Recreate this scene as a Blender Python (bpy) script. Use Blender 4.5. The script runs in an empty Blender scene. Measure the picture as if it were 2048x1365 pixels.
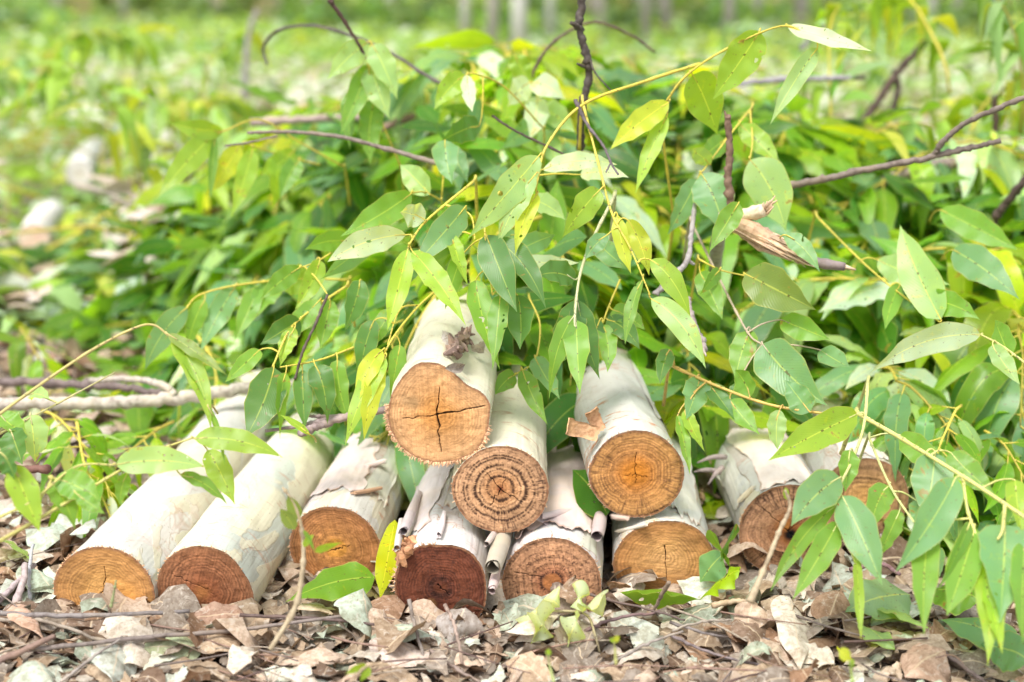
import bpy, math, random
import numpy as np
from mathutils import Vector, Matrix

# ------------------------------------------------------------------ camera, sky, sun, exposure
C = bpy.context.scene.collection
SC = bpy.context.scene
H = 0.60
FPX = 2048 * 50 / 36.0
PITCH = math.radians(13.7)
cam_d = bpy.data.cameras.new("camera")
cam_d.lens = 50; cam_d.sensor_width = 36; cam_d.sensor_fit = 'HORIZONTAL'
cam_d.clip_start = 0.05; cam_d.clip_end = 600
cam_d.dof.use_dof = True; cam_d.dof.focus_distance = 1.40; cam_d.dof.aperture_fstop = 3.2
cam = bpy.data.objects.new("camera", cam_d); C.objects.link(cam)
cam.location = (0, 0, H); cam.rotation_euler = (math.radians(90) - PITCH, 0, 0)
SC.camera = cam

SUN_EL, SUN_AZ = math.radians(62), math.radians(-150)      # azimuth from +Y, towards +X positive
w = bpy.data.worlds.new("World"); SC.world = w; w.use_nodes = True
nt = w.node_tree; bg = nt.nodes['Background']
sky = nt.nodes.new('ShaderNodeTexSky'); sky.sky_type = 'NISHITA'; sky.sun_disc = False
sky.sun_elevation = SUN_EL; sky.sun_rotation = SUN_AZ; sky.air_density = 1.0; sky.dust_density = 3.0
hsv = nt.nodes.new('ShaderNodeHueSaturation'); hsv.inputs['Saturation'].default_value = 0.30
nt.links.new(sky.outputs[0], hsv.inputs['Color']); nt.links.new(hsv.outputs[0], bg.inputs[0])
bg.inputs[1].default_value = 0.12
sd = bpy.data.lights.new("sun", 'SUN'); sd.energy = 1.4; sd.angle = math.radians(20); sd.color = (1, .965, .90)
so = bpy.data.objects.new("sun", sd); C.objects.link(so)
sv = Vector((math.sin(SUN_AZ) * math.cos(SUN_EL), math.cos(SUN_AZ) * math.cos(SUN_EL), math.sin(SUN_EL)))
so.rotation_euler = sv.to_track_quat('Z', 'Y').to_euler()
SC.view_settings.view_transform = 'Standard'; SC.view_settings.look = 'None'
SC.view_settings.gamma = 1; SC.view_settings.use_curve_mapping = False
SC.view_settings.exposure = 1.38
cy = SC.cycles
cy.max_bounces = 7; cy.diffuse_bounces = 4; cy.glossy_bounces = 2; cy.transmission_bounces = 5
cy.transparent_max_bounces = 4; cy.use_denoising = True; cy.caustics_reflective = False; cy.caustics_refractive = False

rng = np.random.default_rng(7)
R = rng.uniform

# ------------------------------------------------------------------ placing: a pixel of the photo plus a real distance or height
cp, sp = math.cos(PITCH), math.sin(PITCH)
def ray(px, py):
    u = (px - 1024) / FPX; v = (682.5 - py) / FPX
    return np.array([u, cp + v * sp, -sp + v * cp])
def PY(px, py, Y):
    d = ray(px, py); return np.array([0, 0, H]) + d * (Y / d[1])
def PZ(px, py, z):
    d = ray(px, py); return np.array([0, 0, H]) + d * ((z - H) / d[2])
def nrm(a):
    return a / np.maximum(np.linalg.norm(a, axis=-1, keepdims=True), 1e-9)

# ------------------------------------------------------------------ mesh helpers
def tag(o, label=None, cat=None, group=None, kind=None):
    if label: o['label'] = label
    if cat: o['category'] = cat
    if group: o['group'] = group
    if kind: o['kind'] = kind
    return o
def empty(name, loc, label, cat, group=None):
    o = bpy.data.objects.new(name, None); C.objects.link(o); o.location = tuple(loc)
    o.empty_display_size = .05
    return tag(o, label, cat, group)
class Acc:
    def __init__(s): s.V = []; s.F = []; s.U = []; s.K = []; s.n = 0
    def add(s, V, F, U=None, K=None):
        V = np.asarray(V, float).reshape(-1, 3)
        s.V.append(V); s.F.append(np.asarray(F, int).reshape(-1, 4) + s.n)
        s.U.append(np.zeros((len(V), 3)) if U is None else np.asarray(U, float).reshape(-1, 3))
        K = np.zeros((len(V), 3)) + .5 if K is None else np.broadcast_to(np.asarray(K, float).reshape(-1, 3), (len(V), 3))
        s.K.append(K); s.n += len(V)
    def build(s, name, mat, parent=None, smooth=True):
        V = np.concatenate(s.V); F = np.concatenate(s.F); U = np.concatenate(s.U); K = np.concatenate(s.K)
        if parent is not None:
            M = np.array(parent.matrix_basis.inverted()); V = V @ M[:3, :3].T + M[:3, 3]
        return raw(name, V, F, U, K, mat, parent, smooth)
def raw(name, V, F, U, K, mat, parent=None, smooth=True):
    me = bpy.data.meshes.new(name)
    tri = F[:, 2] == F[:, 3]
    me.vertices.add(len(V)); me.vertices.foreach_set('co', V.astype(np.float32).ravel())
    nl = np.where(tri, 3, 4); starts = np.concatenate([[0], np.cumsum(nl)[:-1]])
    loops = F.ravel()[(np.stack([np.ones_like(tri), np.ones_like(tri), np.ones_like(tri), ~tri], 1)).ravel()]
    me.loops.add(len(loops)); me.loops.foreach_set('vertex_index', loops.astype(np.int32))
    me.polygons.add(len(F)); me.polygons.foreach_set('loop_start', starts.astype(np.int32))
    me.polygons.foreach_set('loop_total', nl.astype(np.int32))
    a = me.attributes.new('luv', 'FLOAT_VECTOR', 'POINT'); a.data.foreach_set('vector', U.astype(np.float32).ravel())
    a = me.attributes.new('Col', 'FLOAT_COLOR', 'POINT')
    a.data.foreach_set('color', np.concatenate([K, np.ones((len(K), 1))], 1).astype(np.float32).ravel())
    me.update(calc_edges=True); me.validate()
    me.polygons.foreach_set('use_smooth', np.full(len(me.polygons), smooth))
    me.materials.append(mat)
    o = bpy.data.objects.new(name, me); C.objects.link(o)
    if parent is not None: o.parent = parent
    return o
def gridF(n, m, closed=False):           # n rows, m columns; quads
    i = np.arange(n - 1)[:, None]; j = np.arange(m if closed else m - 1)[None, :]; k = (j + 1) % m
    return np.stack([i * m + j, i * m + k, (i + 1) * m + k, (i + 1) * m + j], -1).reshape(-1, 4)
def smooth_line(P, n):
    P = np.asarray(P, float)
    if len(P) == 2: return P[0] + (P[1] - P[0]) * np.linspace(0, 1, n)[:, None]
    Q = np.vstack([2 * P[0] - P[1], P, 2 * P[-1] - P[-2]]); t = np.linspace(0, len(P) - 1 - 1e-6, n)
    i = t.astype(int); f = (t - i)[:, None]
    a, b, c, d = Q[i], Q[i + 1], Q[i + 2], Q[i + 3]
    return .5 * (2 * b + (c - a) * f + (2 * a - 5 * b + 4 * c - d) * f ** 2 + (3 * b - a - 3 * c + d) * f ** 3)
def tube(acc, P, r, col=(.5, .5, .5), m=7, knob=0., seed=0, cap=True):
    P = np.asarray(P, float); n = len(P); r = np.broadcast_to(np.asarray(r, float), (n,)).copy()
    if knob > 0:
        q = np.random.default_rng(abs(seed))
        r *= 1 + knob * q.normal(0, 1, n) * .5
        for k in range(max(1, n // 7)): r[q.integers(0, n)] *= 1 + knob * 2
    T = nrm(np.gradient(P, axis=0)); a = np.array([0, 0, 1.]) if abs(T[0][2]) < .8 else np.array([1., 0, 0])
    N = np.zeros_like(P); v = nrm(np.cross(T[0], a))
    for i in range(n):
        v = nrm(v - T[i] * np.dot(v, T[i])); N[i] = v
    B = np.cross(T, N); th = np.linspace(0, 2 * math.pi, m, endpoint=False)
    V = P[:, None] + r[:, None, None] * (np.cos(th)[None, :, None] * N[:, None] + np.sin(th)[None, :, None] * B[:, None])
    L = np.concatenate([[0], np.cumsum(np.linalg.norm(np.diff(P, axis=0), axis=1))])
    U = np.stack([np.broadcast_to(th / 6.283, (n, m)), np.broadcast_to(L[:, None], (n, m)), np.zeros((n, m))], -1)
    F = gridF(n, m, True); V = V.reshape(-1, 3); U = U.reshape(-1, 3)
    if cap:
        V = np.vstack([V, P[:1], P[-1:]]); U = np.vstack([U, U[:1], U[-1:]]); k = n * m; j = np.arange(m); jn = (j + 1) % m
        F = np.vstack([F, np.stack([j * 0 + k, jn, j, j], 1), np.stack([j * 0 + k + 1, (n - 1) * m + j, (n - 1) * m + jn, (n - 1) * m + jn], 1)])
    acc.add(V, F, U, col)

# leaves: spine is a quadratic curve B-Cc-T, S the direction across the blade
def leaves(acc, B, Cc, T, S, W, col, fold=.12, wav=.10, wf=3., curl=0., crumple=0., s0=0., s1=1., ns=15, nt=5, ragged=0., rg=None, tw=.9):
    rg = rg or rng
    B, Cc, T, S = [np.asarray(a, float).reshape(-1, 3) for a in (B, Cc, T, S)]; N = len(B)
    f = lambda a: np.broadcast_to(np.asarray(a, float), (N,))[:, None]
    W, fold, wav, wf, curl, crumple, s0, s1, ragged = [f(a) for a in (W, fold, wav, wf, curl, crumple, s0, s1, ragged)]
    s = s0 + (s1 - s0) * np.linspace(0, 1, ns)[None, :]
    e = s[..., None]
    P = (1 - e) ** 2 * B[:, None] + 2 * e * (1 - e) * Cc[:, None] + e ** 2 * T[:, None]
    D = nrm(2 * (1 - e) * (Cc - B)[:, None] + 2 * e * (T - Cc)[:, None])
    Sv = nrm(S[:, None] - D * np.sum(S[:, None] * D, -1, keepdims=True)); Nn = np.cross(D, Sv)
    ta = (rg.uniform(-1, 1, (N, 1)) * tw * (s - .2))[..., None]; Sv, Nn = Sv * np.cos(ta) + Nn * np.sin(ta), Nn * np.cos(ta) - Sv * np.sin(ta)
    pk = rg.uniform(.58, .82, (N, 1)); ex = rg.uniform(.95, 1.3, (N, 1))
    sm = pk / (pk + ex); prof = (s ** pk * (1 - s) ** ex) / (sm ** pk * (1 - sm) ** ex)
    prof = prof ** .88; te = np.clip((s - .72) / .28, 0, 1); prof = prof * (1 - .38 * te * te * (3 - 2 * te))
    t = np.linspace(-1, 1, nt)[None, None, :]; at = np.abs(t)
    ph = rg.uniform(0, 6.28, (N, 1, 1)); ph2 = rg.uniform(0, 6.28, (N, 1, 1))
    side = np.where(t > 0, ph, ph2); fr = wf[..., None] * (1 + .25 * np.sin(ph))
    wv = np.sin(6.283 * fr * s[..., None] + side) + .4 * np.sin(6.283 * fr * 1.9 * s[..., None] + side * 2.3)
    hw = (W / 2 * prof)[..., None]
    inpl = t * hw * (1 + .05 * at * np.cos(6.283 * fr * s[..., None] + side) * (wav[..., None] > .02))
    if np.any(ragged > 0): inpl = inpl * (1 + ragged[..., None] * rg.normal(0, 1, (N, ns, nt)) * at)
    out = hw * (fold[..., None] * at + curl[..., None] * t * t) + wav[..., None] * hw * at ** 1.3 * wv
    if np.any(crumple > 0):
        a1, a2, a3 = rg.uniform(0, 6.28, (3, N, 1, 1)); k1 = rg.uniform(5, 13, (N, 1, 1)); k2 = rg.uniform(1.5, 3, (N, 1, 1))
        out = out + (crumple * W)[..., None] * (np.sin(k1 * s[..., None] + a1 + t * k2) * .6 + .4 * np.sin(k1 * 1.9 * s[..., None] + a2 - t * k2 * 1.7) + .25 * rg.normal(0, 1, (N, ns, nt)))
    # slight bend sideways of the whole blade
    V = P[:, :, None] + Sv[:, :, None] * inpl[..., None] + Nn[:, :, None] * out[..., None]
    U = np.stack(np.broadcast_arrays(t * .5 + .5 + 0 * s[..., None], s[..., None] + 0 * t, (ph / 6.28) + 0 * s[..., None] + 0 * t), -1)
    col = np.broadcast_to(np.asarray(col, float).reshape(-1, 3), (N, 3))
    K = np.broadcast_to(col[:, None, None], (N, ns, nt, 3))
    F = (gridF(ns, nt)[None] + (np.arange(N) * ns * nt)[:, None, None])
    acc.add(V.reshape(-1, 3), F.reshape(-1, 4), U.reshape(-1, 3), K.reshape(-1, 3))

# ------------------------------------------------------------------ materials
class NT:
    def __init__(s, name):
        s.m = bpy.data.materials.new(name); s.m.use_nodes = True; s.t = s.m.node_tree
        s.p = s.t.nodes['Principled BSDF']; s.o = s.t.nodes['Material Output']
    def n(s, ty, **k):
        x = s.t.nodes.new(ty)
        for a, b in k.items(): setattr(x, a, b)
        return x
    def l(s, a, b): s.t.links.new(a, b)
    def math(s, op, a, b=None, clamp=False):
        x = s.n('ShaderNodeMath', operation=op, use_clamp=clamp)
        for i, v in enumerate((a, b)):
            if v is None: continue
            if isinstance(v, (int, float)): x.inputs[i].default_value = v
            else: s.l(v, x.inputs[i])
        return x.outputs[0]
    def mix(s, f, a, b, blend='MIX'):
        x = s.n('ShaderNodeMix', data_type='RGBA', blend_type=blend)
        for i, v in ((0, f), (6, a), (7, b)):
            if isinstance(v, (int, float)): x.inputs[i].default_value = v
            elif isinstance(v, tuple): x.inputs[i].default_value = (*v, 1)
            else: s.l(v, x.inputs[i])
        return x.outputs[2]
    def noise(s, vec, scale, detail=3, rough=.55, dist=0.):
        x = s.n('ShaderNodeTexNoise'); s.l(vec, x.inputs['Vector']); x.inputs['Scale'].default_value = scale
        x.inputs['Detail'].default_value = detail; x.inputs['Roughness'].default_value = rough; x.inputs['Distortion'].default_value = dist
        return x.outputs[0]
    def ramp(s, v, a, b):
        x = s.n('ShaderNodeMapRange', interpolation_type='SMOOTHSTEP'); s.l(v, x.inputs[0]); x.inputs[1].default_value = a; x.inputs[2].default_value = b
        return x.outputs[0]
    def attr(s, name): return s.n('ShaderNodeAttribute', attribute_name=name)
    def bump(s, h, strength, dist=.002):
        b = s.n('ShaderNodeBump'); b.inputs['Strength'].default_value = strength; b.inputs['Distance'].default_value = dist
        s.l(h, b.inputs['Height']); s.l(b.outputs[0], s.p.inputs['Normal']); return b.outputs[0]
def leaf_material(name, fresh=True, trans=.38, rib=(.50, .52, .12)):
    m = NT(name); col = m.attr('Col').outputs['Color']; uv = m.attr('luv').outputs['Vector']
    sx = m.n('ShaderNodeSeparateXYZ'); m.l(uv, sx.inputs[0]); U, V = sx.outputs[0], sx.outputs[1]
    ob = m.n('ShaderNodeTexCoord').outputs['Object']
    d = m.math('ABSOLUTE', m.math('SUBTRACT', U, .5))
    ribm = m.math('SUBTRACT', 1., m.ramp(d, .006, .030))
    # side veins: fine lines leaving the midrib at an angle
    vv = m.math('SINE', m.math('MULTIPLY', m.math('SUBTRACT', V, m.math('MULTIPLY', d, .55)), 150.))
    vein = m.math('MULTIPLY', m.ramp(vv, .8, 1.), .10 if fresh else .16)
    edge = m.ramp(d, .46, .5)
    n1 = m.noise(ob, 45, 3); n2 = m.noise(ob, 260, 2)
    c = m.mix(m.math('MULTIPLY', m.ramp(n1, .35, .7), .35 if fresh else .8), col, m.mix(1., col, (1.35, 1.15, .7) if fresh else (.66, .60, .54), 'MULTIPLY'))
    c = m.mix(vein, c, m.mix(1., c, (1.5, 1.4, 1.3), 'MULTIPLY'))
    spot = m.ramp(n2, .66, .72)
    c = m.mix(m.math('MULTIPLY', spot, .6 if fresh else .5), c, (.16, .09, .03))
    geo = m.n('ShaderNodeNewGeometry')
    if fresh:
        bl = m.noise(ob, 62, 4, .65, .6); c = m.mix(m.math('MULTIPLY', m.ramp(bl, .665, .69), .75), c, (.24, .13, .035))
        c = m.mix(m.math('MULTIPLY', m.ramp(bl, .60, .665), .45), c, m.mix(1., c, (1.7, 1.25, .5), 'MULTIPLY'))
        c = m.mix(m.math('MULTIPLY', geo.outputs['Backfacing'], .16), c, (.30, .42, .25))
        c = m.mix(m.math('MULTIPLY', edge, .55), c, (.45, .42, .12))
        c = m.mix(m.math('MULTIPLY', ribm, .7), c, m.mix(.5, m.mix(1., c, (2.2, 1.8, 1.4), 'MULTIPLY'), rib))
        # dark specks that follow the midrib
        dots = m.math('MULTIPLY', m.math('SUBTRACT', 1., m.ramp(d, .02, .04)), m.ramp(m.noise(ob, 210, 1), .60, .66))
        c = m.mix(m.math('MULTIPLY', dots, .75), c, (.05, .025, .01))
    else:
        n3 = m.noise(ob, 170, 5, .7); n4 = m.noise(ob, 90, 4, .6, 1.5)
        c = m.mix(m.math('MULTIPLY', m.ramp(n3, .42, .62), .65), c, m.mix(1., c, (.55, .48, .42), 'MULTIPLY'))
        c = m.mix(m.math('MULTIPLY', m.ramp(n4, .56, .66), .45), c, (.62, .56, .48))
        c = m.mix(m.math('MULTIPLY', m.ramp(n4, .33, .28), .0), c, (.1, .08, .06))
        c = m.mix(m.math('MULTIPLY', ribm, .6), c, (.66, .52, .36))
    m.l(c, m.p.inputs['Base Color'])
    m.p.inputs['Roughness'].default_value = .32 if fresh else .8
    m.p.inputs['Specular IOR Level'].default_value = .42 if fresh else .15
    nb = m.bump(m.math('ADD', m.math('MULTIPLY', vv, .15 if fresh else .0), m.math('MULTIPLY', n1, .8 if fresh else 2.5)), .35 if fresh else .7, .001)
    if trans > 0:
        tr = m.n('ShaderNodeBsdfTranslucent'); tc = m.mix(1., c, (2.1, 2.0, .35) if fresh else (1.1, .9, .7), 'MULTIPLY')
        m.l(tc, tr.inputs['Color']); mx = m.n('ShaderNodeMixShader'); mx.inputs[0].default_value = trans
        m.l(m.p.outputs[0], mx.inputs[1]); m.l(tr.outputs[0], mx.inputs[2]); out = mx.outputs[0]
        if fresh:
            tp = m.n('ShaderNodeBsdfTransparent'); hm = m.math('GREATER_THAN', m.noise(ob, 95, 1), .752); m2 = m.n('ShaderNodeMixShader'); m.l(hm, m2.inputs[0]); m.l(out, m2.inputs[1]); m.l(tp.outputs[0], m2.inputs[2]); out = m2.outputs[0]
        m.l(out, m.o.inputs['Surface'])
    return m.m
M_LEAF = leaf_material('fresh_leaf', trans=.42)
M_DRY = leaf_material('dry_leaf', False, .12)
def far_leaf_material():
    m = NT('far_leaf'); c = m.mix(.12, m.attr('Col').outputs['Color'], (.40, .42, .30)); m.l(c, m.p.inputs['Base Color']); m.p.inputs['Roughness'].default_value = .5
    tr = m.n('ShaderNodeBsdfTranslucent'); m.l(m.mix(1., c, (1.8, 1.8, .5), 'MULTIPLY'), tr.inputs['Color'])
    mx = m.n('ShaderNodeMixShader'); mx.inputs[0].default_value = .35
    m.l(m.p.outputs[0], mx.inputs[1]); m.l(tr.outputs[0], mx.inputs[2]); m.l(mx.outputs[0], m.o.inputs['Surface']); return m.m
M_FAR = far_leaf_material()
def wood_material(name, sc=120, amt=.5, dark=(.35, .3, .28), rough=.65, spots=0.):
    m = NT(name); col = m.attr('Col').outputs['Color']; uv = m.attr('luv').outputs['Vector']; ob = m.n('ShaderNodeTexCoord').outputs['Object']
    n1 = m.noise(ob, sc, 4); n2 = m.noise(ob, sc * .25, 3)
    c = m.mix(m.math('MULTIPLY', m.ramp(n1, .4, .7), amt), col, m.mix(1., col, dark, 'MULTIPLY'))
    c = m.mix(m.math('MULTIPLY', m.ramp(n2, .5, .65), .5), c, m.mix(1., col, (1.3, 1.25, 1.1), 'MULTIPLY'))
    if spots: c = m.mix(m.math('MULTIPLY', m.ramp(m.noise(ob, 330, 1), .64, .70), spots), c, (.04, .03, .03))
    m.l(c, m.p.inputs['Base Color']); m.p.inputs['Roughness'].default_value = rough; m.p.inputs['Specular IOR Level'].default_value = .25
    m.bump(n1, .6, .002); return m.m
M_STEM = wood_material('young_stem', 160, .25, (.6, .5, .35), .45, .7)
M_TWIG = wood_material('twig_bark', 150, .7)
M_FIBRE = wood_material('torn_wood', 260, .6, (.55, .42, .32), .8)
def bark_material(name, cream, pale, pink=(.58, .50, .50), green=(.52, .55, .38), pinkamt=.5, greenamt=.25, seed=0., scratch=.7, creamthr=.5):
    m = NT(name); tc = m.n('ShaderNodeTexCoord').outputs['Object']
    mp = m.n('ShaderNodeMapping'); mp.inputs['Location'].default_value = (seed, seed * .7, seed * 1.3); m.l(tc, mp.inputs[0]); v = mp.outputs[0]
    ms = m.n('ShaderNodeMapping'); ms.inputs['Scale'].default_value = (1, 1, .45); m.l(v, ms.inputs[0]); vs = ms.outputs[0]   # stretched along the log
    pn = m.noise(vs, 13, 4, .5, .8); patch = m.ramp(pn, creamthr - .006, creamthr + .006)
    c = m.mix(patch, pale, cream)
    p2 = m.noise(vs, 19, 4, .5, 1.); patch2 = m.ramp(p2, .53, .54)
    c = m.mix(m.math('MULTIPLY', patch2, pinkamt), c, pink)
    # thin rusty line where a patch has peeled
    el = m.math('SUBTRACT', 1., m.ramp(m.math('ABSOLUTE', m.math('SUBTRACT', p2, .535)), .0, .010)); el = m.math('MULTIPLY', el, m.ramp(m.noise(v, 24, 2), .47, .55))
    c = m.mix(m.math('MULTIPLY', el, min(1, pinkamt * 1.3)), c, (.40, .22, .14))
    el2 = m.math('SUBTRACT', 1., m.ramp(m.math('ABSOLUTE', m.math('SUBTRACT', pn, creamthr)), .0, .007))
    c = m.mix(m.math('MULTIPLY', el2, .16), c, (.36, .30, .26))
    gr = m.ramp(m.noise(v, 9, 3), .52, .70); c = m.mix(m.math('MULTIPLY', gr, greenamt), c, green)
    lo = m.ramp(m.noise(v, 30, 5, .65), .42, .68); c = m.mix(m.math('MULTIPLY', lo, .35), c, m.mix(1., c, (.76, .70, .68), 'MULTIPLY'))
    tan_ = m.ramp(m.noise(v, 15, 4, .6, 1.), .62, .68); c = m.mix(m.math('MULTIPLY', tan_, .35), c, (.46, .34, .24))
    # thin rusty scratches across the bark
    mq = m.n('ShaderNodeMapping'); mq.inputs['Scale'].default_value = (1.2, 1.2, 7); mq.inputs['Rotation'].default_value = (.25, .3, 0); m.l(v, mq.inputs[0])
    sc_ = m.math('MULTIPLY', m.ramp(m.noise(mq.outputs[0], 24, 4, .6, 1.), .575, .60), m.ramp(m.noise(v, 18, 2), .48, .54))
    c = m.mix(m.math('MULTIPLY', sc_, scratch), c, (.46, .22, .12))
    spk = m.ramp(m.noise(v, 380, 1), .70, .74); c = m.mix(m.math('MULTIPLY', spk, .6), c, (.2, .15, .12))
    m.l(c, m.p.inputs['Base Color']); m.p.inputs['Roughness'].default_value = .5; m.p.inputs['Specular IOR Level'].default_value = .3
    m.bump(m.math('ADD', m.math('MULTIPLY', patch2, .5), m.math('ADD', m.math('MULTIPLY', m.noise(v, 40, 4), .6), patch)), .35, .0012)
    return m.m
def cut_material():
    m = NT('cut_wood'); col = m.attr('Col').outputs['Color']; ob = m.n('ShaderNodeTexCoord').outputs['Object']
    n1 = m.noise(ob, 900, 2); mp = m.n('ShaderNodeMapping'); mp.inputs['Scale'].default_value = (.25, 3, 1); mp.inputs['Rotation'].default_value = (0, 0, .5); m.l(ob, mp.inputs[0])
    n2 = m.noise(mp.outputs[0], 420, 2)
    c = m.mix(m.math('MULTIPLY', m.ramp(n1, .42, .7), .4), col, m.mix(1., col, (.58, .50, .44), 'MULTIPLY'))
    c = m.mix(m.math('MULTIPLY', m.ramp(n2, .5, .7), .5), c, m.mix(1., c, (1.3, 1.25, 1.2), 'MULTIPLY'))
    m.l(c, m.p.inputs['Base Color']); m.p.inputs['Roughness'].default_value = .75; m.p.inputs['Specular IOR Level'].default_value = .2
    m.bump(m.math('ADD', n1, n2), .45, .0007); return m.m
M_CUT = cut_material()

# ------------------------------------------------------------------ value noise (numpy)
def vnoise(x, y, seed=0):
    g = np.random.default_rng(seed).uniform(-1, 1, (64, 64))
    xi = np.floor(x).astype(int); yi = np.floor(y).astype(int); fx = x - xi; fy = y - yi
    fx = fx * fx * (3 - 2 * fx); fy = fy * fy * (3 - 2 * fy)
    q = lambda i, j: g[i % 64, j % 64]
    return (q(xi, yi) * (1 - fx) + q(xi + 1, yi) * fx) * (1 - fy) + (q(xi, yi + 1) * (1 - fx) + q(xi + 1, yi + 1) * fx) * fy
def fbm(x, y, seed=0, o=3):
    return sum(vnoise(x * 2 ** k, y * 2 ** k, seed + k) * .5 ** k for k in range(o))
def gz(x, y):        # height of the ground
    x = np.asarray(x, float); y = np.asarray(y, float)
    near = np.clip((3 - y) / 1.5, 0, 1)
    return .010 * fbm(x * 4, y * 4, 3) * near + .03 * vnoise(x * .7, y * .7, 8) * np.clip((y - 2) / 3, 0, 1) - .004

# ------------------------------------------------------------------ ground
def build_ground():
    xs = np.concatenate([-np.geomspace(1.6, 300, 30)[::-1], np.linspace(-1.5, 1.5, 160), np.geomspace(1.6, 300, 30)])
    ys = np.concatenate([-np.geomspace(.5, 100, 14)[::-1], np.linspace(0, 3.5, 190), np.geomspace(3.6, 500, 50)])
    X, Y = np.meshgrid(xs, ys); Z = gz(X, Y); Z = Z + .0025 * fbm(X * 40, Y * 40, 5) * (np.abs(X) < 1.6) * (Y < 3.5)
    m = NT('soil'); ob = m.n('ShaderNodeTexCoord').outputs['Object']
    c = m.mix(m.ramp(m.noise(ob, 18, 5), .35, .65), (.13, .10, .075), (.26, .21, .17))
    c = m.mix(m.ramp(m.noise(ob, 220, 3), .5, .7), c, (.34, .29, .24))
    sxyz = m.n('ShaderNodeSeparateXYZ'); m.l(ob, sxyz.inputs[0])
    far = m.ramp(m.math('ADD', sxyz.outputs[1], m.math('MULTIPLY', m.noise(ob, 1.2, 4), 3.)), 4.5, 8.)
    c = m.mix(far, c, m.mix(m.noise(ob, 2.5, 5), (.30, .26, .15), (.18, .27, .07)))
    m.l(c, m.p.inputs['Base Color']); m.p.inputs['Roughness'].default_value = .95; m.p.inputs['Specular IOR Level'].default_value = .1
    m.bump(m.noise(ob, 160, 5), .8, .004)
    raw('ground', np.stack([X, Y, Z], -1).reshape(-1, 3), gridF(len(ys), len(xs)), np.zeros((X.size, 3)), np.zeros((X.size, 3)), m.m)['kind'] = 'structure'
build_ground()

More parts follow.
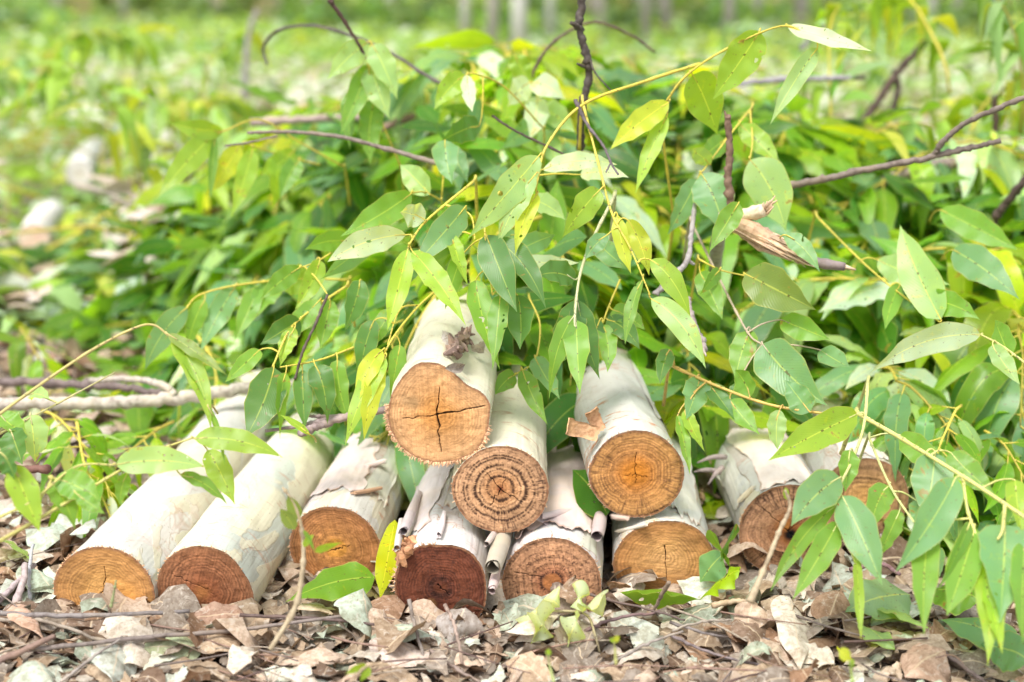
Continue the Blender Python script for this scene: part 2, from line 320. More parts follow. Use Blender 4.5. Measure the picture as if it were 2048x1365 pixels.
# ------------------------------------------------------------------ logs
def outline(pts, th):
    a = np.radians([p[0] for p in pts]); r = np.array([p[1] for p in pts], float); o = np.argsort(a); a = a[o]; r = r[o]
    A = np.concatenate([a - 2 * math.pi, a, a + 2 * math.pi]); Rr = np.tile(r, 3)
    v = np.interp(np.linspace(-math.pi, 3 * math.pi, 1440), A, Rr); k = np.hanning(61); k /= k.sum()
    v = np.convolve(v, k, 'same'); return np.interp(th % (2 * math.pi), np.linspace(-math.pi, 3 * math.pi, 1440), v)
GEO = {}
def make_log(name, label, cat, group, front, back, length, rad, mat, pts, face, pith=(0, 0), rad2=None, roll=0., rim=(.30, .15, .08), fringe=0, fr_ang=(0, 360), knots=(), seed=0, flat=0., extra=None, nth=288):
    front = np.asarray(front, float); ax = nrm(np.asarray(back, float) - front)     # axis pointing away
    zc = -ax; xc = nrm(np.cross(np.array([0, 0, 1.]), zc)); yc = np.cross(zc, xc)
    M = Matrix(((xc[0], yc[0], zc[0], front[0]), (xc[1], yc[1], zc[1], front[1]), (xc[2], yc[2], zc[2], front[2]), (0, 0, 0, 1)))
    root = empty(name, front, label, cat, group); root.matrix_basis = M
    bpy.context.view_layer.update()
    th = np.linspace(0, 2 * math.pi, nth, endpoint=False)
    o1 = outline(pts, th) * rad; o1 *= 1 + .006 * vnoise(th * 9, th * 0, seed + 2) + .004 * vnoise(th * 30, th * 0, seed + 3)
    rad2 = rad2 or rad * .93
    nl = 70; z = length * (np.linspace(0, 1, nl) ** 1.4)
    k = np.clip(z / .25, 0, 1)[:, None] ** 1.2; base = o1[None] * (1 - k) + k * (o1.mean() * .55 + .45 * o1[None]); tap = 1 + (rad2 / rad - 1) * (z / length)[:, None]
    Rg = base * tap * (1 + .028 * (np.clip(z / .04, 0, 1)[:, None]) * fbm(np.cos(th)[None] * 1.6 + z[:, None] * 14 + 5, np.sin(th)[None] * 1.6 + 9 + 0 * z[:, None], seed, 3))
    for (kz, ka, kr, kh) in knots:
        da = (th[None] - math.radians(ka) + math.pi) % (2 * math.pi) - math.pi
        Rg = Rg + kh * np.exp(-((z[:, None] - kz) ** 2 + (da * rad) ** 2) / kr ** 2)
    bend = .012 * np.sin(z / length * 3.1)[:, None] * math.cos(seed)
    root_geo = (th, z, Rg, bend)
    V = np.stack([Rg * np.cos(th)[None] + bend, Rg * np.sin(th)[None] + 0 * bend, -z[:, None] + 0 * Rg], -1)
    rough = np.random.default_rng(seed + 11)
    # the bark edge stands a hair proud of the cut, frayed a little
    V[0, :, 2] += -.0006 + .0007 * np.abs(vnoise(th * 40, th * 0, seed + 7))
    V = np.concatenate([(V[:1] * np.array([.972, .972, 1]) - np.array([0, 0, .0025])), V]); U = np.zeros((V.shape[0] * nth, 3))
    raw('bark', V.reshape(-1, 3), gridF(nl + 1, nth, True)[:, ::-1], U, U + .5, mat, root)
    # cut end
    def cut(zpos, oo, sgn, fc, sd):
        nr = 70; q = np.linspace(0, 1, nr); px_, py_ = pith[0] * rad, pith[1] * rad
        oj = oo * (.995 + .005 * vnoise(th * 25, th * 0, sd + 70)); ex = oj * np.cos(th); ey = oj * np.sin(th)
        X = px_ + (ex - px_)[None] * q[:, None]; Y = py_ + (ey - py_)[None] * q[:, None]
        A = np.arctan2(Y - py_, X - px_ + 1e-9); Q = np.broadcast_to(q[:, None], X.shape)
        col, dep = fc(X / rad, Y / rad, Q, A, sd)
        dk = np.clip((Q - .86 - .05 * vnoise(A * 2, Q * 0, sd + 71)) / .08, 0, 1)[..., None] * .2; col = col * (1 - dk)
        e = np.clip((Q - .955 - .012 * vnoise(A * 14, Q * 2, sd + 77)) / .012, 0, 1)[..., None] * (0.75 + .25 * vnoise(A * 30, Q * 4, sd + 5))[..., None]
        col = col * (1 - e) + np.array(rim) * e
        Z = zpos + sgn * (-dep * .003 + .0005 * fbm(X / rad * 9, Y / rad * 9, sd))
        F = gridF(nr, nth, True)
        return raw('cut_end', np.stack([X, Y, Z], -1).reshape(-1, 3), F if sgn > 0 else F[:, ::-1], np.zeros((X.size, 3)), col.reshape(-1, 3), M_CUT, root)
    GEO[root.name] = root_geo
    cut(0.0, o1, 1, face, seed)
    cut(-length, Rg[-1], -1, face, seed + 50)
    if fringe:
        a = Acc()
        for i in range(fringe):
            an = math.radians(rough.uniform(*fr_ang[:2])); rr = np.interp(an % 6.283, th, o1) * .985
            L = rough.uniform(.0008, .0030) * (1 if len(fr_ang) < 3 else fr_ang[2]); p0 = np.array([rr * math.cos(an), rr * math.sin(an), -.001])
            dr = nrm(np.array([math.cos(an), math.sin(an), rough.uniform(-.1, .9)]) + rough.normal(0, .35, 3))
            tube(a, [p0, p0 + dr * L * .5, p0 + dr * L + rough.normal(0, .0006, 3)], [.0008, .0005, .0002], np.array([.80, .50, .30]) * rough.uniform(.7, 1.2), 4, cap=False)
        V = np.concatenate(a.V); raw('torn_fibres', V, np.concatenate(a.F), np.concatenate(a.U), np.concatenate(a.K), M_FIBRE, root)
    return root

def face_fn(edge, mid, core, rings=(), fine=22, fineamt=.10, speck=.0, specksc=26, cracks=(), stain=None, streak=.0, rot=0., coreR=.2, sawamt=.08, corecol=None, wob=.035):
    edge, mid, core = [np.array(c) * np.array([1.15, 1.17, 1.28]) for c in (edge, mid, core)]
    def f(X, Y, Q, A, sd):
        cx, cyy = np.cos(A), np.sin(A)
        wr = Q + wob * fbm(cx * 1.7 + 3, cyy * 1.7 + 7, sd, 3) * np.clip(Q * 2, 0, 1) + .010 * fbm(X * 7, Y * 7, sd + 1)
        t = np.clip((wr - .25) / .6, 0, 1)[..., None]; col = mid * (1 - t) + edge * t
        t = np.clip((wr) / .45, 0, 1)[..., None] ** 1.5; col = core * (1 - t) + col * t
        col = col * (1 + .18 * fbm(X * 2.2, Y * 2.2, sd + 2))[..., None]
        rr = np.sin(wr * fine * 6.283 + 1.5 * fbm(X * 3, Y * 3, sd + 3)); rr2 = vnoise(wr * 60, A * 0 + 2, sd + 9)
        col = col * (1 + 2.4 * fineamt * rr * np.clip(.4 + vnoise(wr * 9, A * .7, sd + 4), 0, 1) + fineamt * .6 * rr2)[..., None]
        rad = vnoise(A * 34, Q * 5, sd + 6) * .6 + vnoise(A * 70, Q * 9, sd + 8) * .4
        for (r0, wd, am) in rings:
            mk_ = np.exp(-((wr - r0 - .018 * rad) / (wd * 1.15)) ** 2) * am * 1.25 * np.clip(.65 + 1.1 * rad + .5 * vnoise(A * 1.5, Q * 0 + r0 * 9, sd + 12), 0, 1.15)
            col = col * (1 - np.clip(mk_, 0, .93))[..., None] + np.array([.03, .012, .008]) * np.clip(mk_, 0, .93)[..., None]
        if speck:
            s_ = np.clip((vnoise(A * specksc * (1 + 0 * Q), wr * 22, sd + 13) - .35) * 3, 0, 1) * np.clip(vnoise(wr * 8, A * .8, sd + 14) + .55, 0, 1) * speck
            s2 = np.clip((vnoise(X * 26, Y * 26, sd + 17) - .45) * 4, 0, 1) * speck * .7
            s_ = np.clip(s_ + s2, 0, 1) * np.clip(Q * 4, 0, 1); col = col * (1 - s_)[..., None] + np.array([.06, .025, .018]) * s_[..., None]
        if streak:
            s_ = np.clip((vnoise(A * 46, Q * 7, sd + 15) - .08) * 3.5, 0, 1) * np.clip((Q - .62 - .25 * vnoise(A * 3, Q * 0, sd + 16)) * 5, 0, 1) * streak * np.clip(vnoise(A * 1.3 + 2, Q * 0, sd + 18) * 1.6 + .3, 0, 1)
            col = col * (1 - s_)[..., None] + np.array([.05, .022, .018]) * s_[..., None]
        sawd = X * math.cos(rot) + Y * math.sin(rot); sawp = -X * math.sin(rot) + Y * math.cos(rot)
        sw = vnoise(sawd * 46 + sawp * 2, sawp * .8, sd + 20); sw = sw + .6 * vnoise(sawd * 90 + 5, sawp * 2.5, sd + 21); col = col * (1 + 1.5 * sawamt * sw)[..., None]
        if corecol is not None:
            t = 1 - np.clip((wr - coreR) / .035, 0, 1); col = col * (1 - t)[..., None] + np.array(corecol) * t[..., None] * (1 + .25 * fbm(X * 8, Y * 8, sd + 30))[..., None]
        if stain:
            for (sx, sy, sr, sc_, am) in stain:
                t = np.exp(-(((X - sx) ** 2 + (Y - sy) ** 2) / sr ** 2) ** 1.6) * am * np.clip(1 + .6 * fbm(X * 6, Y * 6, sd + 40), 0, 1.2)
                col = col * (1 - t)[..., None] + np.array(sc_) * t[..., None]
        dep = np.zeros_like(X)
        for (x0, y0, x1, y1, wd) in cracks:
            dx, dy = x1 - x0, y1 - y0; L2 = dx * dx + dy * dy; tt = np.clip(((X - x0) * dx + (Y - y0) * dy) / L2, 0, 1)
            nn = ((X - x0) * dy - (Y - y0) * dx) / math.sqrt(L2) + .035 * vnoise(tt * 7, tt * 0, sd + int(abs(x1) * 90)) * np.sin(tt * 3.14)
            off = np.maximum(np.abs(((X - x0) * dx + (Y - y0) * dy) / L2 - tt) * math.sqrt(L2), 0)
            dd = np.sqrt(nn * nn + off * off); cw = wd * (1 - .75 * tt) * (1 + .4 * vnoise(tt * 20, tt * 0, sd + 3))
            cw = cw * .62; c_ = np.clip(1.4 - dd / np.maximum(cw, .005), 0, 1)
            col = col * (1 - c_)[..., None] + np.array([.015, .008, .005]) * c_[..., None]; dep = np.maximum(dep, c_)
        return np.clip(col, .004, .9), dep
    return f
ROUND = [(0, 1), (45, 1), (90, .97), (135, 1), (180, 1.01), (225, 1), (270, .98), (315, 1)]
CREAM = (.66, .62, .47); WHITE = (.55, .54, .50); GREY = (.57, .575, .55); PINK = (.60, .51, .49); LILAC = (.60, .545, .53)
LG = 'cut eucalyptus logs stacked in the pile'

def log_at(px, py, z, bx, by, zb): return PZ(px, py, z), PZ(bx, by, zb)
def rpx(px, p): # radius in metres of px pixels at point p
    d = p[1] * cp + (H - p[2]) * sp; return px * d / FPX

LOGS = {}
def addlog(key, label, px, py, z, bx, by, zb, rp, bark, pts, face, length=.62, **k):
    a, b = log_at(px, py, z, bx, by, zb)
    LOGS[key] = make_log('log', label, 'log', LG, a, b, length, rpx(rp, a), bark, pts, face, **k); return LOGS[key]

B_cream = lambda n, s, **k: bark_material(n, CREAM, (.50, .53, .47), seed=s, **{**dict(pinkamt=.08, greenamt=.12, creamthr=.36), **k})
B_white = lambda n, s, **k: bark_material(n, (.57, .53, .41), WHITE, PINK, seed=s, **{**dict(pinkamt=.45, greenamt=.15, creamthr=.56), **k})
B_grey = lambda n, s, **k: bark_material(n, (.60, .60, .50), GREY, LILAC, seed=s, **{**dict(pinkamt=.7, greenamt=.25, creamthr=.52), **k})

# bottom row, left to right
addlog('far_left', 'pale log with a honey brown cut end, leftmost of the bottom row', 208, 1182, .036, 448, 892, .045, 104, B_white('bark_a', 1.3, greenamt=.3, scratch=.2, pinkamt=.3),
       [(0, 1.0), (45, .95), (90, .90), (135, .93), (180, 1.0), (270, .95), (330, 1.02)],
       face_fn((.40, .20, .065), (.50, .26, .075), (.60, .32, .10), rings=[(.62, .03, .12), (.8, .02, .15)], fine=17, fineamt=.10, sawamt=.10, cracks=[(0, 0, .05, .5, .016), (0, 0, -.35, -.35, .014), (0, 0, .2, -.3, .012)], stain=[(.45, -.1, .25, (.55, .27, .06), .4)], rot=1.2), pith=(0, -.05), fringe=110, fr_ang=(20, 190), seed=1, knots=[(.19, 80, .03, .006)])
addlog('second_left', 'cream log with a reddish brown cut end, second from left in the bottom row', 409, 1184, .036, 622, 906, .045, 101, B_cream('bark_b', 2.7, pinkamt=.05, scratch=.45, creamthr=.47),
       [(0, 1.0), (30, .93), (60, .98), (90, .97), (135, .98), (180, .98), (270, .98), (330, 1.02)],
       face_fn((.27, .115, .050), (.215, .080, .033), (.23, .078, .030), rings=[(.42, .018, .35), (.62, .014, .3), (.82, .012, .35)], fine=15, fineamt=.16, speck=.35, sawamt=.16, cracks=[(-.05, .1, -.65, .35, .013), (-.05, .1, .2, -.05, .010)], stain=[(-.05, .0, .16, (.38, .15, .05), .9), (-.15, -.12, .09, (.40, .17, .06), .8)], rot=-.3, wob=.045), fringe=70, fr_ang=(30, 200), seed=2)
addlog('third_left', 'white log with peeling bark and orange cut end, third in the bottom row', 672, 1098, .040, 790, 905, .05, 96, B_white('bark_c', 4.1, pinkamt=.75, creamthr=.5),
       [(0, .97), (45, .94), (90, .93), (135, .98), (180, 1.0), (225, .98), (270, .8), (315, .95)],
       face_fn((.30, .13, .045), (.38, .17, .05), (.42, .19, .05), rings=[(.35, .022, .35), (.55, .015, .2), (.92, .012, .3)], fine=18, fineamt=.12, sawamt=.12, speck=.12, cracks=[(.05, .0, -.2, -.08, .024), (.05, 0, .3, .1, .024)], corecol=(.52, .24, .05), coreR=.22, rot=.2), pith=(0, .02), fringe=60, seed=3, fr_ang=(0, 200))
addlog('dark_end', 'greyish log with the darkest, squarish red brown cut end, standing on the litter', 881, 1174, .038, 945, 938, .045, 92, B_grey('bark_d', 5.9, scratch=.5),
       [(0, 1.0), (30, 1.04), (55, 1.07), (90, .97), (125, 1.06), (150, 1.04), (180, 1.0), (225, 1.1), (270, 1), (315, 1.1)],
       face_fn((.13, .040, .020), (.15, .045, .020), (.06, .018, .012), rings=[(.20, .05, 1.1), (.4, .02, .4), (.55, .015, .25), (.88, .012, .4)], fine=16, fineamt=.14, speck=.6, sawamt=.12, cracks=[(-.05, .05, .2, -.2, .03)], stain=[(-.22, -.42, .12, (.50, .26, .08), .85), (-.2, -.45, .25, (.03, .01, .01), .5), (0, 0, .14, (.16, .05, .02), .8)], rot=0.1), fringe=50, fr_ang=(95, 190, 2.), seed=4)
addlog('middle', 'pinkish log with dark ringed tan cut end, behind the curled dry leaves', 1104, 1166, .038, 1128, 930, .045, 101, B_grey('bark_e', 7.7, pinkamt=.9, greenamt=.3, scratch=.4),
       [(0, .98), (45, .97), (90, .96), (135, .96), (180, 1.0), (270, .98), (330, 1.0)],
       face_fn((.42, .22, .11), (.40, .19, .09), (.26, .09, .04), rings=[(.22, .025, .85), (.42, .018, .6), (.58, .016, .55), (.73, .014, .5), (.95, .02, .5)], fine=14, fineamt=.10, speck=.75, sawamt=.12, cracks=[(-.2, .12, -.75, .2, .013)], corecol=(.36, .14, .05), coreR=.17, rot=.1, streak=.4), pith=(.0, .02), fringe=50, seed=5, fr_ang=(0, 200))
addlog('plain_end', 'pale log with a smooth golden brown cut end, below the upper right log', 1328, 1126, .038, 1268, 905, .045, 103, B_white('bark_f', 9.2, pinkamt=.25),
       [(0, .99), (45, .95), (90, .86), (135, .92), (180, 1.0), (225, .95), (270, .8), (300, .86), (330, 1.04)],
       face_fn((.36, .17, .055), (.47, .25, .085), (.50, .27, .10), rings=[(.5, .03, .12), (.93, .015, .35)], fine=15, fineamt=.09, sawamt=.12, cracks=[(0, .35, .08, -.45, .013)], rot=1.4), pith=(.02, .1), fringe=45, seed=6, fr_ang=(60, 200))
addlog('second_right', 'thick pinkish white log with an orange heart, half behind a hanging leafy branch', 1576, 1062, .046, 1462, 868, .05, 102, B_white('bark_g', 11.4, pinkamt=.65, greenamt=.25, scratch=.35),
       [(0, .98), (45, .98), (90, .95), (120, .97), (180, .97), (225, .97), (270, .92), (315, .97)],
       face_fn((.40, .21, .11), (.42, .22, .11), (.20, .07, .03), rings=[(.55, .015, .45), (.7, .012, .35), (.4, .02, .3), (.96, .02, .6)], fine=15, fineamt=.10, speck=.45, streak=.85, sawamt=.10, cracks=[(0, 0, -.55, .5, .012), (0, 0, .2, .6, .012), (0, 0, .5, -.4, .012), (0, 0, .3, .25, .014)], stain=[(0, 0, .36, (.34, .12, .03), .75), (.05, -.08, .15, (.02, .008, .006), .95), (-.05, .1, .1, (.45, .18, .04), .7)]), fringe=60, fr_ang=(150, 230), seed=7)
addlog('far_right', 'small log almost hidden by leaves, rightmost of the bottom row', 1728, 998, .062, 1650, 850, .066, 88, B_white('bark_h', 13.1),
       ROUND, face_fn((.30, .17, .08), (.46, .25, .09), (.52, .28, .09), rings=[(.5, .05, .35), (.8, .04, .4)], fine=9, fineamt=.16, sawamt=.1, stain=[(.2, .1, .3, (.45, .24, .08), .5)]), fringe=30, seed=8)
# upper logs
addlog('upper_middle', 'cream log with strong concentric dark rings on its cut end, second layer', 1001, 979, .128, 1042, 765, .135, 97, B_cream('bark_i', 15.8, creamthr=.3),
       [(0, 1.0), (45, .98), (90, .94), (135, .93), (180, 1.02), (215, .98), (270, .96), (315, 1.0)],
       face_fn((.46, .26, .13), (.50, .28, .13), (.42, .19, .07), rings=[(.27, .026, 1.5), (.42, .016, .8), (.53, .026, 1.2), (.70, .020, 1.), (.77, .018, .8), (.88, .014, .5), (.965, .02, .9)], fine=13, fineamt=.08, speck=.55, streak=.85, sawamt=.08, cracks=[(0, .0, -.28, .35, .020), (0, 0, .45, -.28, .020), (0, 0, -.22, -.38, .018), (0, 0, .12, .22, .01)], stain=[(0, 0, .085, (.16, .045, .018), .95)], wob=.03), pith=(-.01, .04), fringe=45, seed=9)
addlog('upper_right', 'white log with orange centred cut end and torn wood chips, at the upper right', 1271, 948, .132, 1212, 715, .14, 98, B_white('bark_j', 17.7, pinkamt=.18, greenamt=.05, scratch=1., creamthr=.7),
       [(0, 1.0), (45, .95), (90, .93), (120, .93), (150, .92), (180, .97), (225, .93), (270, .96), (315, 1.0)],
       face_fn((.40, .20, .065), (.36, .15, .04), (.46, .17, .025), rings=[(.33, .025, .35), (.5, .02, .35), (.63, .02, .3), (.74, .014, .3), (.965, .02, .8)], fine=16, fineamt=.12, streak=.5, sawamt=.08, cracks=[(0, 0, .01, .45, .009), (0, 0, 0, -.2, .009), (0, 0, .25, -.08, .008), (0, 0, -.2, -.04, .008)], stain=[(0, .02, .30, (.50, .18, .02), .6)]), fringe=40, seed=10)
addlog('top', 'topmost cream log, its bean shaped orange cut end split by a cross', 877, 827, .205, 925, 640, .215, 102, B_cream('bark_k', 19.9, scratch=.45, creamthr=.28),
       [(0, .99), (12, 1.05), (25, .98), (45, .80), (62, .84), (90, 1.02), (112, 1.10), (135, 1.00), (170, .98), (180, 1.0), (225, 1.03), (270, 1.03), (315, 1.06), (345, 1.02)],
       face_fn((.50, .28, .12), (.47, .235, .075), (.42, .185, .045), rings=[(.45, .01, .1)], fine=17, fineamt=.07, sawamt=.10, cracks=[(-.03, -.03, .97, .18, .032), (-.03, -.03, -.7, -.12, .018), (-.03, -.03, .03, .55, .020), (-.03, -.03, .06, -.85, .028)], stain=[(-.5, .22, .16, (.36, .22, .10), .7), (-.68, .28, .1, (.40, .25, .12), .6)]), pith=(-.03, -.03), fringe=420, fr_ang=(170, 345, 2.0), seed=11, knots=[(.055, 60, .02, -.010), (.12, 95, .025, .006)])

# loose bark, chips and stubs that belong to a log
def local_part(root, name, acc, mat): return acc.build(name, mat, root)
def curl_sheet(acc, p0, p1, across, width, turns, rcurl, col, n=24, rg=None):
    # a bark strip from p0 to p1 whose far edge rolls up into a tube
    rg = rg or rng; p0 = np.asarray(p0, float); p1 = np.asarray(p1, float); ax = nrm(p1 - p0); S = nrm(across - ax * np.dot(across, ax)); N = np.cross(ax, S)
    if N[2] < 0: N = -N
    th = np.linspace(0, turns * 6.283, n); rr = rcurl * (1 - .35 * th / (turns * 6.283 + .01))
    cx = width * np.ones(n) + rr * np.sin(th); cz = rcurl - rr * np.cos(th)
    flat = np.linspace(0, width, 6, endpoint=False); X = np.concatenate([flat, cx]); Z = np.concatenate([flat * 0, cz])
    m = 12; t = np.linspace(0, 1, m)
    edge0 = .003 * vnoise(np.arange(len(X)) * .4, np.zeros(len(X)), rg.integers(99)); edge1 = .003 * vnoise(np.arange(len(X)) * .4, np.zeros(len(X)), rg.integers(99))
    tt = t[:, None] + (1 - t)[:, None] * edge0[None] / max(np.linalg.norm(p1 - p0), .01) + t[:, None] * edge1[None] / max(np.linalg.norm(p1 - p0), .01)
    tp = (1 - .35 * np.abs(t - .4))[:, None]
    V = p0 + (p1 - p0) * tt[..., None] + S * (X[None] * tp)[..., None] + N * (Z[None] * tp)[..., None]
    acc.add(V.reshape(-1, 3), gridF(m, len(X)), None, np.asarray(col) * rg.uniform(.9, 1.08))
M_PEEL = wood_material('peeled_bark', 60, .35, (.82, .72, .66), .55)
def on_log(key, px, py, up=.0):   # point on the log's surface seen at that pixel
    root = LOGS[key]; M = np.array(root.matrix_basis); o = M[:3, 3]; ax = M[:3, 2]; d = ray(px, py); d = d / np.linalg.norm(d); c0 = np.array([0, 0, H])
    # radius near the front
    ch = [c for c in root.children if c.name.startswith('bark')][0]; co = np.empty(len(ch.data.vertices) * 3, np.float32); ch.data.vertices.foreach_get('co', co)
    co = co.reshape(-1, 3); r = np.linalg.norm(co[:288 * 12, :2], axis=1).mean() + up
    w0 = c0 - o; dp = d - ax * np.dot(d, ax); wp = w0 - ax * np.dot(w0, ax); a = dp @ dp; b = 2 * dp @ wp; c = wp @ wp - r * r; D = b * b - 4 * a * c
    t = (-b - math.sqrt(max(D, 0))) / (2 * a); return c0 + d * t
def peel(key, pA, pB, across_px, width, turns, rc, col, name='bark_flap', label=None):
    a = Acc(); A = on_log(key, *pA, up=.001); Bp = on_log(key, *pB, up=.001); q = on_log(key, *across_px)
    curl_sheet(a, A, Bp, q - A, width, turns, rc, col); o = a.build(name, M_PEEL, LOGS[key])
    if label: o['label'] = label
    return o
peel('third_left', (655, 958), (770, 925), (665, 975), .012, .9, .004, (.62, .52, .50), label='pinkish bark rolled into a curl across the log')
peel('third_left', (700, 985), (755, 975), (705, 1000), .006, .6, .003, (.52, .33, .22))
peel('dark_end', (870, 1075), (882, 1030), (880, 1075), .004, 1.1, .0035, (.64, .58, .58), label='small lilac bark curl')
peel('dark_end', (820, 1035), (845, 1022), (825, 1042), .003, 1., .0025, (.50, .40, .38))
peel('middle', (1090, 1052), (1195, 1035), (1095, 1040), .010, .8, .005, (.62, .53, .53), label='pinkish bark rolled back from the cut end')
peel('second_right', (1480, 1000), (1508, 972), (1490, 1010), .008, .5, .004, (.66, .58, .46))
peel('upper_right', (1235, 1030), (1262, 1034), (1240, 1042), .004, .6, .003, (.55, .42, .35))
peel('plain_end', (1240, 1060), (1300, 1046), (1245, 1070), .005, .5, .003, (.66, .60, .52))
def sheet(key, a0, a1, z0, z1, col, label=None, lift=.0009, curl=.0022, sd=0):
    # a thin outer layer of bark still clinging to the log, its ragged rim lifting off
    root = LOGS[key]; th, z, Rg, bend = GEO[root.name]; n, m = 60, 60; u = np.linspace(-1, 1, n)[:, None]; v = np.linspace(-1, 1, m)[None, :]
    wu = u * (1 + .16 * fbm(v * 2.5 + sd, u * 0 + 1, 5 + sd, 3)); wv = v * (1 + .09 * fbm(u * 3.0 + sd, v * 0 + 3, 9 + sd, 4))
    A = np.radians((a0 + a1) / 2 + (a1 - a0) / 2 * wu + 8 * wv * math.cos(sd)); Z = np.maximum((z0 + z1) / 2 + (z1 - z0) / 2 * wv, .001) + 0 * A
    i = np.clip((A % 6.2832) / 6.2832 * len(th), 0, len(th) - 1).astype(int); j = np.clip(np.searchsorted(z, Z), 1, len(z) - 1)
    f = (Z - z[j - 1]) / (z[j] - z[j - 1]); r = Rg[j - 1, i] * (1 - f) + Rg[j, i] * f; b = (bend[j - 1, 0] * (1 - f) + bend[j, 0] * f)
    e = np.maximum(np.abs(u), np.abs(v)); r = r + lift + curl * np.clip((e - .86) / .14, 0, 1) ** 2 * np.clip(.35 + vnoise(A * 6, Z * 30, 3 + sd), 0, 1)
    V = np.stack([r * np.cos(A) + b, r * np.sin(A), -Z], -1); t = (np.clip((e - .93) / .07, 0, 1) * np.clip(.5 + vnoise(A * 9, Z * 60, 8 + sd), 0, 1))[..., None]
    K = np.array(col) * np.array([1.38, 1.36, 1.30]) * (1 + .14 * fbm(A * 4, Z * 22, 2 + sd))[..., None] * (1 - t) + np.array([.38, .22, .14]) * t
    o = raw('bark_sheet', V.reshape(-1, 3), gridF(n, m)[:, ::-1], np.zeros((n * m, 3)), K.reshape(-1, 3), M_PEEL, root)
    if label: o['label'] = label
sheet('third_left', 70, 150, .045, .24, (.49, .42, .42), 'lilac outer bark layer lifting at its edges', sd=1)
sheet('third_left', 28, 62, .06, .30, (.46, .47, .44), sd=2)
sheet('dark_end', 100, 158, .055, .30, (.45, .41, .42), sd=3)
sheet('dark_end', 40, 88, .09, .4, (.44, .43, .42), sd=4)
sheet('middle', 48, 140, .022, .34, (.50, .42, .42), 'pinkish outer bark layer torn short of the cut end', sd=5, curl=.0045)
sheet('second_right', 55, 128, .004, .26, (.56, .49, .48), 'pink white outer bark layer', sd=6)
sheet('second_right', 140, 175, .03, .25, (.44, .45, .45), sd=7)
sheet('plain_end', 35, 75, .02, .3, (.46, .45, .44), sd=10)
sheet('far_right', 60, 120, .01, .2, (.50, .46, .44), sd=11)
sheet('upper_right', 20, 50, .10, .35, (.46, .45, .44), sd=12, lift=.0006, curl=.002)
def rough_chunk(key, px0, px1, rad_, col, n, name, mat=M_FIBRE, label=None):
    a = Acc(); q = np.random.default_rng(int(px0[0]))
    for i in range(n):
        f = q.uniform(0, 1); p = on_log(key, px0[0] + (px1[0] - px0[0]) * f + q.normal(0, 5), px0[1] + (px1[1] - px0[1]) * f + q.normal(0, 4), up=q.uniform(-.001, rad_))
        d = nrm(np.array([q.normal(0, .5), q.normal(0, .5) + .8, q.normal(0, .4)])); L = q.uniform(.006, .014)
        tube(a, [p - d * L, p - d * L * .3 + q.normal(0, .001, 3), p + d * L * .5, p + d * L + q.normal(0, .0015, 3)], [.001, .0032, .003, .0008], np.array(col) * q.uniform(.6, 1.4), 5, knob=.2, seed=i)
    o = a.build(name, mat, LOGS[key], smooth=False)
    if label: o['label'] = label
rough_chunk('top', (905, 705), (932, 665), .005, (.26, .18, .15), 46, 'knot', label='flaky brown knot scar with lifted bark')
rough_chunk('dark_end', (806, 1120), (822, 1078), .004, (.50, .26, .14), 26, 'splinter_patch', label='torn orange brown splinters')
rough_chunk('second_right', (1402, 1000), (1405, 900), .003, (.45, .30, .18), 26, 'splinter_patch')

def chip(key, A, Bt, wdt, col, label=None):     # a curved slab of wood lifted from the log
    root = LOGS[key]; a = Acc(); n = 9; t = np.linspace(0, 1, n); ax = nrm(Bt - A); S = nrm(np.cross(ax, np.array([.15, -1, .25]))); N = np.cross(ax, S)
    P = A + (Bt - A) * t[:, None] + N * (.006 * np.sin(t * 2.6))[:, None]; w_ = np.linspace(-1, 1, 6)
    top = P[:, None] + S * (w_[None] * wdt * (1 + .12 * t[:, None]))[..., None] + np.random.default_rng(5).normal(0, .0006, (n, 6, 3))
    bot = top + N * .0022; V = np.stack([top, bot]); F = gridF(n, 6); F2 = F[:, ::-1] + n * 6
    rim_ = np.concatenate([np.arange(6), np.arange(1, n) * 6 + 5, (n - 1) * 6 + np.arange(4, -1, -1), np.arange(n - 2, 0, -1) * 6]); rn = np.roll(rim_, -1)
    a.add(V.reshape(-1, 3), np.vstack([F, F2, np.stack([rim_, rn, rn + n * 6, rim_ + n * 6], 1)]), None, col); o = a.build('wood_chip', M_FIBRE, root)
    if label: o['label'] = label
pu = LOGS['upper_right'].matrix_basis.translation; yu = pu[1]
chip('upper_right', PY(1197, 868, yu + .004), PY(1140, 855, yu - .012), .0075, (.60, .36, .20), 'orange chip of wood sticking out sideways')
chip('upper_right', PY(1203, 862, yu + .012), PY(1186, 826, yu + .004), .0065, (.58, .34, .19), 'orange chip of wood sticking upward')
a = Acc()
A0 = on_log('top', 890, 738, .002); A1 = on_log('top', 932, 728, .004)
leaves(a, A0, (A0 + A1) / 2 + np.array([0, 0, -.004]), A1, np.array([0, .7, .7]), .010, (.42, .38, .34), curl=.6, wav=.05, crumple=.03)
a.build('bark_sliver', M_DRY, LOGS['top'])
a = Acc()
for q0, q1 in (((885, 662), (905, 690)), ((950, 690), (968, 706))):
    A0 = on_log('top', *q1, up=.002); A1 = on_log('top', *q0, up=.007); leaves(a, A0, (A0 + A1) / 2 + np.array([0, 0, .004]), A1, np.array([.7, .5, .2]), .016, (.60, .54, .50), curl=.3, crumple=.04, ragged=.1)
a.build('bark_flap', M_DRY, LOGS['top'])
a = Acc()
for q0, q1 in (((1395, 926), (1452, 914)), ((1388, 944), (1440, 946)), ((1416, 970), (1446, 935))):
    A0 = on_log('second_right', *q1, up=.002); A1 = A0 + (PY(*q0, A0[1] - .02) - A0); tube(a, smooth_line([A0, (A0 + A1) / 2 + np.array([0, 0, .003]), A1], 6), [.003, .0035, .003, .0025, .0015, .0008], (.42, .34, .33), 7)
